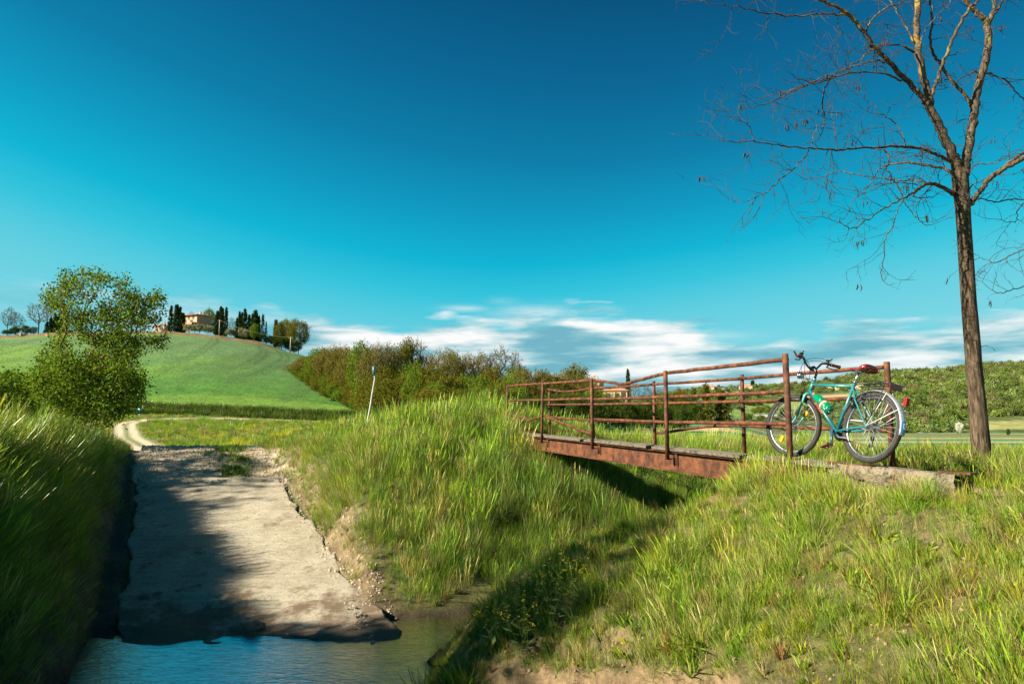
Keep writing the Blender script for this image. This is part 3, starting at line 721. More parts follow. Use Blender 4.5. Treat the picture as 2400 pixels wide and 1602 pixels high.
# ================================================================ bicycle (local x forward, y to its left, z up; origin under the rear hub)
def paint(name, c, rough=.3, metal=0, coat=.4, spec=.5):
    m, nt, b = newmat(name); b.inputs['Base Color'].default_value = (*c, 1); b.inputs['Roughness'].default_value = rough; b.inputs['Metallic'].default_value = metal
    b.inputs['Coat Weight'].default_value = coat; b.inputs['Specular IOR Level'].default_value = spec
    n = N(nt, 'ShaderNodeTexNoise', i={'Scale': 40, 'Detail': 4}); tc = N(nt, 'ShaderNodeTexCoord'); nt.links.new(tc.outputs['Object'], n.inputs['Vector'])
    mr = N(nt, 'ShaderNodeMapRange', i={'From Min': .3, 'From Max': .7, 'To Min': rough*.7, 'To Max': min(1, rough*1.4)}); nt.links.new(n.outputs['Fac'], mr.inputs[0]); nt.links.new(mr.outputs[0], b.inputs['Roughness'])
    return m
def build_bike():
    RW = .345
    teal = mat('teal_frame_paint', (.004, .105, .135), (.02, .20, .20), 3.2, .35, spec=.6); teal.node_tree.nodes['Principled BSDF'].inputs['Coat Weight'].default_value = .5
    palet = mat('sea_green_paint', (.05, .28, .26), (.12, .38, .32), 4, .35, spec=.6)
    black = paint('black_metal', (.012, .012, .013), .4); rub = mat('tyre_rubber', (.016, .015, .013), (.040, .035, .029), 25, .85, bump=.003)
    chrome = paint('bright_metal', (.62, .63, .64), .22, 1.0, 0); spk = paint('dull_spoke', (.30, .31, .32), .5, .6, 0); alu = paint('rim_aluminium', (.22, .24, .27), .35, .8, 0)
    redl = paint('red_leather', (.20, .012, .012), .25, 0, .8); redp = paint('red_lens', (.26, .006, .005), .15, 0, .6); dred = paint('dark_red_board', (.10, .008, .008), .35)
    brown = mat('brown_grip', (.16, .05, .04), (.09, .03, .025), 60, .7, bump=.002); orange = paint('orange_reflector', (.75, .28, .01), .2)
    silver = paint('silver_mudguard', (.34, .36, .38), .35, .5, .3); rustm = mat('rusty_chain', (.16, .07, .03), (.06, .03, .02), 50, .8)
    blue = paint('blue_sticker', (.01, .12, .30), .4); white = paint('white_mark', (.75, .75, .72), .5); redt = paint('red_lettering', (.60, .10, .06), .5)
    drk = paint('maroon_lettering', (.12, .02, .03), .5)
    root = empty('bicycle'); tag(root, 'teal bicycle with maroon saddle leaning on the rusty bridge railing', 'bicycle')
    V3 = Vector
    def part(mb, name, m, parent=root, smooth=True, lab=None):
        o = mb.obj(name, m, parent, smooth)
        if lab: o['label'] = lab
        return o
    BBp = V3((.43, 0, .29)); SC_ = V3((.275, 0, .77)); HT = V3((.838, 0, .845)); HB = V3((.885, 0, .705)); RH = V3((0, 0, RW))
    # frame
    mb = MB()
    mb.tube([BBp, SC_+V3((-.01, 0, .03))], .0165, 12); mb.tube([SC_+V3((.01, 0, -.012)), (.845, 0, .803)], .0155, 12)
    mb.tube([HB+V3((-.008, 0, .025)), BBp], .0185, 12); mb.tube([HT, HB], .0200, 12); mb.tube([BBp+V3((0, -.036, 0)), BBp+V3((0, .036, 0))], .021, 12)
    for s in (1, -1):
        mb.tube([SC_+V3((-.005, s*.012, -.03)), SC_+V3((-.08, s*.045, -.16)), V3((.02, s*.062, RW+.02)), V3((0, s*.062, RW))], [.0095, .0095, .008, .007], 8)
        mb.tube([BBp+V3((-.01, s*.02, 0)), BBp+V3((-.12, s*.045, .012)), V3((.02, s*.062, RW-.003)), V3((0, s*.062, RW))], [.012, .012, .009, .008], 8)
    fr = part(mb, 'frame', teal)
    # lettering band on the down tube (illegible maker's script, red on the tube)
    mb = MB(); dn = (BBp-HB).normalized()
    rt = Matrix((dn, V3((0, 1, 0)), dn.cross(V3((0, 1, 0))))).transposed()
    rr = random.Random(5)
    for k in range(13):
        t = .035+k*.0215; p = HB+dn*(t+.03)
        mm = 1 if k < 5 else 0
        mb.box(p+V3((0, .0160, 0))+dn.cross(V3((0, 1, 0)))*rr.uniform(-.004, .004), (.004, .0075, .022), rt, mm)
        mb.box(p+dn*.007+V3((0, .0160, 0))+dn.cross(V3((0, 1, 0)))*rr.choice((-.008, 0, .008)), (.012, .0075, .004), rt, mm)
        if k % 2: mb.box(p+dn*.007+V3((0, .0160, 0))+dn.cross(V3((0, 1, 0)))*-.009, (.011, .0072, .004), rt, mm)
    part(mb, 'lettering', [redt, drk], fr, False)
    # wheels
    def wheel(name, center, steer=0, refl=True):
        w = empty(name, center); w.parent = root; w.rotation_euler = (0, 0, steer)
        n = 72; mbt = MB(); pr = []
        tr = .025
        mbt.tube([(math.cos(2*math.pi*k/n)*(RW-tr), 0, math.sin(2*math.pi*k/n)*(RW-tr)) for k in range(n)], tr, 12, closed=True)
        for k in range(96):                            # tread knobs
            an = 2*math.pi*k/96
            for yy, tl in ((-.017, -.62), (-.006, -.2), (.006, .2), (.017, .62)):
                rr_ = RW-tr+math.cos(tl)*tr; a2 = an+(.03 if abs(yy) > .01 else 0)
                rm = Matrix.Rotation(-a2, 3, 'Y') @ Matrix.Rotation(-tl*.9, 3, 'Z')
                mbt.box((math.cos(a2)*rr_, yy, math.sin(a2)*rr_), (.008, .008, .012), rm)
        part(mbt, 'tyre', rub, w)
        mbr = MB(); rr2 = RW-.052
        prof = [(rr2+.011, -.011), (rr2+.011, .011), (rr2-.004, .010), (rr2-.010, .004), (rr2-.010, -.004), (rr2-.004, -.010)]
        vs = [(math.cos(2*math.pi*k/n)*r_, y_, math.sin(2*math.pi*k/n)*r_) for k in range(n) for r_, y_ in prof]; q = len(prof)
        mbr.add(vs, [(k*q+j, k*q+(j+1) % q, ((k+1) % n)*q+(j+1) % q, ((k+1) % n)*q+j) for k in range(n) for j in range(q)])
        part(mbr, 'rim', alu, w)
        mbs = MB()
        for k in range(32):
            side = 1 if k % 2 else -1; an = 2*math.pi*k/32; off = .62*(1 if (k//2) % 2 else -1)
            p = V3((math.cos(an+off)*.026, side*.026, math.sin(an+off)*.026)); q_ = V3((math.cos(an)*(rr2-.006), side*.003, math.sin(an)*(rr2-.006)))
            mbs.tube([p, q_], .0018, 5)
        part(mbs, 'spokes', spk, w)
        mbh = MB(); mbh.tube([(0, -.055, 0), (0, -.03, 0), (0, -.028, 0), (0, -.024, 0), (0, .024, 0), (0, .028, 0), (0, .03, 0), (0, .055, 0)], [.007, .01, .03, .03, .03, .03, .01, .007][0:2]+[.030, .014, .014, .030, .01, .007], 14)
        part(mbh, 'hub', chrome, w)
        if refl:
            for an in ((2.45, -.9) if refl is True else refl):
                mbx = MB(); rm = Matrix.Rotation(-an+.25, 3, 'Y'); mbx.box((math.cos(an)*.20, .006, math.sin(an)*.20), (.075, .016, .034), rm)
                part(mbx, 'reflector', orange, w, False)
        return w
    rw = wheel('rear_wheel', (0, 0, RW), 0, None)
    st = R(13)
    fwc = V3((1.06, 0, RW))
    # steering assembly turns about the head axis
    ax = (HT-HB).normalized()
    SR = Matrix.Translation(HB) @ Matrix.Rotation(st, 4, ax) @ Matrix.Translation(-HB)
    def S_(p): return SR @ V3(p)
    fw = wheel('front_wheel', (0, 0, 0), 0, True)
    fw.matrix_local = SR @ Matrix.Translation(fwc)
    mb = MB()
    for s in (1, -1):
        pp = [HB+V3((.0, s*.02, -.01)), HB+V3((.008, s*.058, -.028)), HB+V3((.03, s*.062, -.10)), V3((.965, s*.060, .47)), V3((1.005, s*.056, .40)), V3((1.06, s*.054, RW))]
        mb.tube([S_(q) for q in spline([tuple(a) for a in pp], 5)], [.014]*11+[.012]*8+[.009]*7, 9)
    mb.tube([S_(HB+V3((.002, -.03, -.012))), S_(HB+V3((.002, .03, -.012)))], .015, 9)
    part(mb, 'fork', palet)
    mb = MB(); mb.tube([HB-ax*.006, HB-ax*.016], .023, 14); part(mb, 'headset', chrome); mb = MB(); mb.tube([HT, HT+ax*.03], .022, 14); part(mb, 'headset', chrome)
    # stem and handlebar
    mb = MB(); clampp = V3((.862, 0, .975))
    mb.tube([S_(HT+ax*.02), S_(HT+ax*.09), S_((.83, 0, .965)), S_(clampp)], [.013, .013, .018, .018], 10)
    mb.tube([S_(clampp+V3((0, -.03, 0))), S_(clampp+V3((0, .03, 0)))], .024, 12); mb.sphere(S_(clampp+V3((-.01, 0, .01))), .026, 10, 6)
    part(mb, 'stem', black)
    hb = MB(); grips = []
    def barpts(s): return [(.862, 0, .975), (.866, s*.05, .977), (.872, s*.10, 1.01), (.868, s*.15, 1.055), (.852, s*.19, 1.068), (.825, s*.27, 1.064), (.805, s*.335, 1.060)]
    for s in (1, -1): hb.tube([S_(q) for q in spline(barpts(s), 5)], .0115, 9)
    hbo = part(hb, 'handlebar', black)
    for s in (1, -1):
        g = MB(); a = V3((.825, s*.27, 1.064)); c = V3((.79, s*.385, 1.056)); dd = c-a; a = a-dd*.10
        pts = [a+dd*t for t in (0, .02, .12, .3, .5, .7, .9, .98, 1)]; g.tube([S_(p) for p in pts], [.016, .021, .017, .0195, .0165, .0195, .018, .022, .017], 12); part(g, 'grip', brown, hbo)
        l = MB(); q = a-dd*.15
        l.tube([S_(q), S_(q+V3((.03, 0, -.03))), S_(q+V3((.03, s*.05, -.035))), S_(q+V3((-.015, s*.13, -.045)))], [.009, .008, .006, .005], 7)
        l.tube([S_(q+V3((0, 0, .0))), S_(q+V3((.01, -s*.01, .035)))], .009, 7); l.box(S_(q+V3((.012, -s*.01, .04))), (.03, .03, .022))
        l.tube([S_(q+V3((.012, 0, .035))), S_(q+V3((-.028, s*.012, .062)))], .008, 7)
        part(l, 'brake_lever', black, hbo)
    be = MB(); e = V3((.79, .385, 1.056)); be.tube([S_(e), S_(e+V3((-.03, .085, .03)))], .0075, 8); part(be, 'bar_end', black, hbo)
    # cables
    cb = MB()
    for pp in ([(.83, .20, 1.10), (.90, .16, 1.10), (.955, .06, 1.05), (.95, .03, .92), (.90, .02, .84), (.86, .02, .815), (.60, .012, .80), (.30, .012, .795), (.26, .012, .74)],
               [(.83, -.20, 1.10), (.92, -.12, 1.13), (.99, .0, 1.09), (1.02, .05, .95), (.96, .04, .83), (.93, .03, .74), (.955, .05, .66)],
               [(.83, -.22, 1.08), (.93, -.10, 1.10), (.97, .05, 1.04), (.975, .06, .92), (.92, .03, .80), (.89, .03, .72)],
               [(.83, .21, 1.09), (.87, .10, 1.05), (.90, .02, 1.0), (.91, 0, .92), (.93, -.01, .80)],
               [(.27, 0, .78), (.20, .02, .73), (.10, .03, .68), (.05, .05, .60)], [(.86, .02, .815), (.88, -.02, .80), (.95, 0, .74), (.94, .02, .66)]):
        cb.tube(spline(pp, 6), .0028, 5)
    part(cb, 'brake_cable', black)
    # headlamp
    hl = MB(); lc = V3((.985, .02, .90)); 
    lr = Matrix.Rotation(.15, 3, 'Y')
    hl.sphere(S_(lc), .034, 14, 9, (.9, 1, 1), 0); hl.tube([S_(lc+V3((.015, 0, 0))), S_(lc+V3((.032, 0, 0)))], [.034, .037], 14, True, 1)
    hl.tube([S_(lc+V3((-.02, 0, -.02))), S_((.94, .01, .865)), S_((.875, .01, .865))], .006, 6)
    part(hl, 'headlamp', [chrome, chrome])
    # brakes
    for s in (1, -1):
        bk = MB(); bk.tube([S_((.935, s*.045, .625)), S_((.955, s*.055, .655)), S_((.945, s*.035, .70))], .007, 6); bk.box(S_((.955, s*.03, .635)), (.05, .012, .012))
        part(bk, 'brake', black); bk = MB(); bk.tube([(.10, s*.04, .60), (.115, s*.055, .64), (.09, s*.03, .68)], .007, 6); bk.box((.10, s*.03, .625), (.05, .012, .012)); part(bk, 'brake', black)
    # seat post, saddle
    sp = MB(); sp.tube([SC_, SC_+V3((-.045, 0, .135))], .0135, 12); sp.tube([SC_+V3((-.008, 0, .022)), SC_+V3((-.012, 0, .042))], .020, 12); sp.tube([SC_+V3((-.010, .015, .03)), SC_+V3((-.03, .05, .03))], .005, 6); part(sp, 'seat_post', chrome)
    V = []; Fq = []; xs = np.linspace(0, 1, 22); nn = 16
    for t in xs:                                       # nose (front) to tail
        x = .345-.275*t; w = .014+.026*ss(0, .15, t)+.065*ss(.35, .85, t)-.016*ss(.9, 1, t); zt = .945+.012*math.cos(t*6.0)*(1-t)+.028*float(ss(.45, .95, t))-.012*float(ss(.93, 1, t))
        dep = .018+.045*float(ss(.3, .85, t))-.02*float(ss(.9, 1, t))
        for k in range(nn):
            an = math.pi*k/(nn-1); yy = -math.cos(an)*w; zz = zt+(math.sin(an)**.55-1)*dep
            V.append((x, yy, zz))
        for k in range(nn): 
            an = math.pi*k/(nn-1); V.append((x, -math.cos(an)*w*.86, zt-dep-.004+(math.sin(an)**.55)*dep*.55))
    m2 = nn*2
    for i in range(len(xs)-1):
        for k in range(nn-1): Fq.append((i*m2+k, i*m2+k+1, (i+1)*m2+k+1, (i+1)*m2+k)); Fq.append((i*m2+nn+k+1, i*m2+nn+k, (i+1)*m2+nn+k, (i+1)*m2+nn+k+1))
        Fq.append((i*m2, (i+1)*m2, (i+1)*m2+nn, i*m2+nn)); Fq.append(((i+1)*m2+nn-1, i*m2+nn-1, i*m2+m2-1, (i+1)*m2+m2-1))
    for i in (0, len(xs)-1):
        for k in range(nn-1): Fq.append((i*m2+k, i*m2+nn+k, i*m2+nn+k+1, i*m2+k+1))
    mb = MB(); mb.add(V, Fq); sd_ = part(mb, 'saddle', redl)
    mb = MB()
    for s in (1, -1): mb.tube([(.33, s*.008, .925), (.27, s*.02, .905), (.18, s*.024, .905), (.11, s*.03, .93)], .0035, 6)
    part(mb, 'saddle_rail', chrome, sd_)
    # crankset
    cr = empty('crankset', BBp); cr.parent = root
    mb = MB(); mb.tube([(0, -.052, 0), (0, -.046, 0)], .085, 28); mb.tube([(0, -.044, 0), (0, -.038, 0)], .062, 22); part(mb, 'chainring', black, cr)
    for s, an in ((1, R(-100)), (-1, R(80))):
        e = V3((math.cos(an)*.17, s*.075, math.sin(an)*.17)); mb = MB(); mb.tube([(0, s*.06, 0), e], [.016, .012], 8); mb.box((0, s*.06, 0), (.03, .02, .03)); part(mb, 'crank_arm', paint('blue_grey_arm', (.02, .06, .12), .4), cr)
        mb = MB(); pc = e+V3((.0, s*.06, 0)); pr_ = Matrix.Rotation(.35, 3, 'Y')
        mb.tube([e, pc], .006, 6)
        for xx in (-.045, .045): mb.box(pc+pr_ @ V3((xx, 0, 0)), (.010, .085, .022), pr_)
        for yy in (-.038, .038): mb.box(pc+pr_ @ V3((0, yy, 0)), (.095, .008, .018), pr_)
        mb.box(pc, (.02, .08, .014), pr_); part(mb, 'pedal', rustm, cr, False)
    # chain, sprockets, derailleur
    mb = MB(); mb.tube([(.43, -.046, .29+.085), (.20, -.046, .385), (0, -.046, RW+.045)], .005, 6); mb.tube([(.43, -.046, .205), (.22, -.046, .20), (.06, -.046, .165), (.02, -.046, .175), (.035, -.046, .23), (.0, -.046, RW-.045)], .005, 6); part(mb, 'chain', rustm)
    mb = MB()
    for k in range(5): mb.tube([(0, -.046+k*.005, RW), (0, -.044+k*.005, RW)], .052-.006*k, 24)
    part(mb, 'sprocket', chrome)
    mb = MB(); mb.tube([(0, -.06, RW-.01), (.03, -.07, RW-.06), (.02, -.06, RW-.09), (.035, -.055, RW-.17)], [.008, .010, .014, .006], 7); mb.tube([(.03, -.05, RW-.175), (.03, -.04, RW-.175)], .02, 12); mb.tube([(.02, -.05, RW-.10), (.02, -.04, RW-.10)], .02, 12); part(mb, 'derailleur', black)
    # kick stand folded, pump/dynamo
    mb = MB(); mb.tube([(.39, .03, .25), (.33, .06, .225), (.20, .075, .215)], [.012, .009, .007], 7); part(mb, 'kickstand', paint('stand_grey', (.10, .13, .15), .4))
    mb = MB(); mb.tube([(.205, .055, .60), (.205, .055, .52)], [.016, .019], 12); mb.tube([(.205, .055, .60), (.205, .05, .625)], .010, 10); part(mb, 'dynamo', black)
    # rear mudguard
    V = []; Fq = []; n = 44; q = 9
    for i in range(n):
        an = R(155)+(R(-12)-R(155))*i/(n-1); r0 = RW+.022
        for k in range(q):
            w = -.034+.068*k/(q-1); r_ = r0-((w/.034)**2)*.016
            V.append((math.cos(an)*r_*-1*-1*(-1)*-1, w, RW+math.sin(an)*r_))
    V = [(-v[0], v[1], v[2]) for v in V]
    for i in range(n-1):
        for k in range(q-1): Fq.append((i*q+k, (i+1)*q+k, (i+1)*q+k+1, i*q+k+1))
    mb = MB(); mb.add(V, Fq); mg = part(mb, 'mudguard', silver)
    sm = mg.modifiers.new('thickness', 'SOLIDIFY'); sm.thickness = .0025
    mb = MB()
    for s in (1, -1): mb.tube([(0, s*.068, RW), (-.33, s*.036, RW+.17)], .0028, 5); mb.tube([(0, s*.068, RW), (-.17, s*.036, RW+.33)], .0028, 5)
    part(mb, 'stay', white)
    # rack
    mb = MB(); zr = .765
    for s in (1, -1):
        mb.tube([(.24, s*.02, .76), (.14, s*.055, zr), (-.16, s*.065, zr-.005), (-.225, s*.06, zr-.01)], .0048, 7)
        mb.tube([(-.16, s*.065, zr-.005), (-.12, s*.07, .56), (.0, s*.072, RW+.03)], .004, 6); mb.tube([(.02, s*.065, zr), (.03, s*.07, .56), (.0, s*.072, RW+.03)], .004, 6)
        mb.tube([(.10, s*.055, zr-.03), (-.20, s*.05, zr-.04)], .0038, 6)
    for x in (.10, .02, -.06, -.14, -.22): mb.tube([(x, -.062, zr-.004), (x, .062, zr-.004)], .004, 6)
    mb.tube([(.15, 0, zr+.0), (-.20, 0, zr+.012)], .004, 6)
    mb.tube([(.10, -.05, zr+.02), (-.02, -.03, zr+.035), (-.15, -.03, zr+.03)], .004, 6); mb.tube([(.10, .05, zr+.02), (-.02, .03, zr+.035), (-.15, .03, zr+.03)], .004, 6)
    mb.tube([(-.228, 0, zr-.05), (-.225, 0, zr-.14)], .004, 6)
    rk = part(mb, 'luggage_rack', black)
    mb = MB(); mb.box((-.232, 0, zr-.035), (.012, .155, .062)); o = part(mb, 'reflector_board', dred, rk, False, 'dark red board at the end of the rack')
    bv = o.modifiers.new('bevel', 'BEVEL'); bv.width = .004
    # tail light
    mb = MB(); rl = Matrix.Rotation(-.12, 3, 'Y'); mb.box((-.365, 0, .585), (.036, .044, .078), rl); tl = part(mb, 'rear_light', redp, root, False); bv = tl.modifiers.new('bevel', 'BEVEL'); bv.width = .006; bv.segments = 2
    for c_, s_ in (((-.362, 0, .535), (.046, .05, .010)), ((-.336, 0, .60), (.03, .02, .03))):
        mb = MB(); mb.box(c_, s_, rl); part(mb, 'lamp_base', black, tl, False)
    mb = MB()
    pts = [(R(8), R(-9))]
    for i in range(6):
        a0 = R(9)-R(18)*i/6; a1 = R(9)-R(18)*(i+1)/6; r0 = RW+.0255
        w = .030; vs = []
        for aa in (a0, a1):
            for k in range(5):
                ww = -.026+.052*k/4; r_ = r0-((ww/.034)**2)*.016+.001; vs.append((-math.cos(aa)*r_, ww, RW+math.sin(aa)*r_))
        mb.add(vs, [(k, k+1, 6+k, 5+k) for k in range(4)], 0)
    for i, aa in enumerate((R(5), R(2), R(-1))):
        for k in range(3):
            ww = -.012+.010*k; r_ = RW+.0268-((ww/.034)**2)*.016; mb.box((-math.cos(aa)*r_, ww, RW+math.sin(aa)*r_), (.003, .006, .006+.003*((i+k) % 2)), None, 1)
    st_ = part(mb, 'sticker', [blue, white], mg, False, 'small blue sticker with white marks on the mudguard'); s2 = st_.modifiers.new('t', 'SOLIDIFY'); s2.thickness = .001
    # bottle cage
    bc = MB(); dn2 = dn; up2 = V3((0, 1, 0)).cross(dn)*-1
    if up2.x > 0: up2 = -up2
    base = HB+dn*.34
    # pose on the bridge
    LEAN = R(12)
    fwd = V3((-.32, .947, 0)).normalized(); fwd.z = .0; lat = V3((-fwd.y, fwd.x, 0))     # left of the bicycle
    upv = V3((0, 0, 1))
    lf_ = (lat*math.cos(LEAN)+upv*math.sin(LEAN)); up_ = (upv*math.cos(LEAN)-lat*math.sin(LEAN))
    Mx = Matrix(((fwd.x, lf_.x, up_.x, 0), (fwd.y, lf_.y, up_.y, 0), (fwd.z, lf_.z, up_.z, 0), (0, 0, 0, 1)))
    hubw = V3((3.475, 6.65, 0)); org = V3((hubw.x-up_.x*RW, hubw.y-up_.y*RW, -.463))
    root.matrix_world = Matrix.Translation(org) @ Mx
    # water bottle in the cage on the down tube
    bot = empty('water_bottle'); tag(bot, 'green plastic water bottle with red cap held in the bicycle cage', 'bottle')
    side = dn.cross(V3((0, 1, 0))).normalized()
    if side.x > 0: side = -side                     # towards the saddle
    axis = -dn
    B0 = HB+dn*.385+side*.075
    gl, nt, b = newmat('green_bottle_plastic'); b.inputs['Base Color'].default_value = (.0, .25, .10, 1); b.inputs['Roughness'].default_value = .12; b.inputs['Transmission Weight'].default_value = .25; b.inputs['IOR'].default_value = 1.3; b.inputs['Coat Weight'].default_value = .5
    axis2 = (axis*math.cos(.10)+side*-math.sin(.10))
    mb = MB(); prof = [(0, .024), (.006, .040), (.02, .048), (.06, .0490), (.064, .045), (.068, .0490), (.10, .0490), (.13, .046), (.15, .0490), (.195, .0490), (.20, .045), (.205, .048), (.245, .043), (.285, .026), (.305, .013), (.315, .012)]
    mb.tube([B0+axis2*a for a, r in prof], [r for a, r in prof], 18); mb.obj('bottle_body', gl, bot)
    mb = MB(); mb.tube([B0+axis2*.313, B0+axis2*.315, B0+axis2*.335, B0+axis2*.337], [.013, .016, .016, .012], 14); mb.obj('cap', redt, bot)
    mb = MB(); mb.tube([B0+axis2*.098, B0+axis2*.10, B0+axis2*.135], [.0493, .0497, .0475], 18, False, 0); mb.tube([B0+axis2*.112, B0+axis2*.124], [.0500, .0492], 18, False, 1); mb.obj('wrap_label', [redt, white], bot)
    bot.matrix_world = root.matrix_world
    wz = MB()
    for t, rr_ in ((.02, .0525), (.16, .0525)):
        c = B0+axis2*t; a1_ = V3((0, 1, 0)); a2_ = axis2.cross(a1_).normalized()
        wz.tube([c+a1_*math.cos(2*math.pi*k/16)*rr_+a2_*math.sin(2*math.pi*k/16)*rr_ for k in range(16)], .0025, 5, closed=True)
    for s in (1, -1):
        wz.tube([B0-axis2*.005+V3((0, s*.02, 0)), B0+axis2*.02+V3((0, s*.0535, 0)), B0+axis2*.16+V3((0, s*.0535, 0))], .0025, 5)
    wz.tube([B0+axis2*.02-side*.0535, B0+axis2*.16-side*.0535], .003, 5); wz.box(B0-axis2*.004, (.03, .05, .005), rt)
    part(wz, 'bottle_cage', chrome)
build_bike()
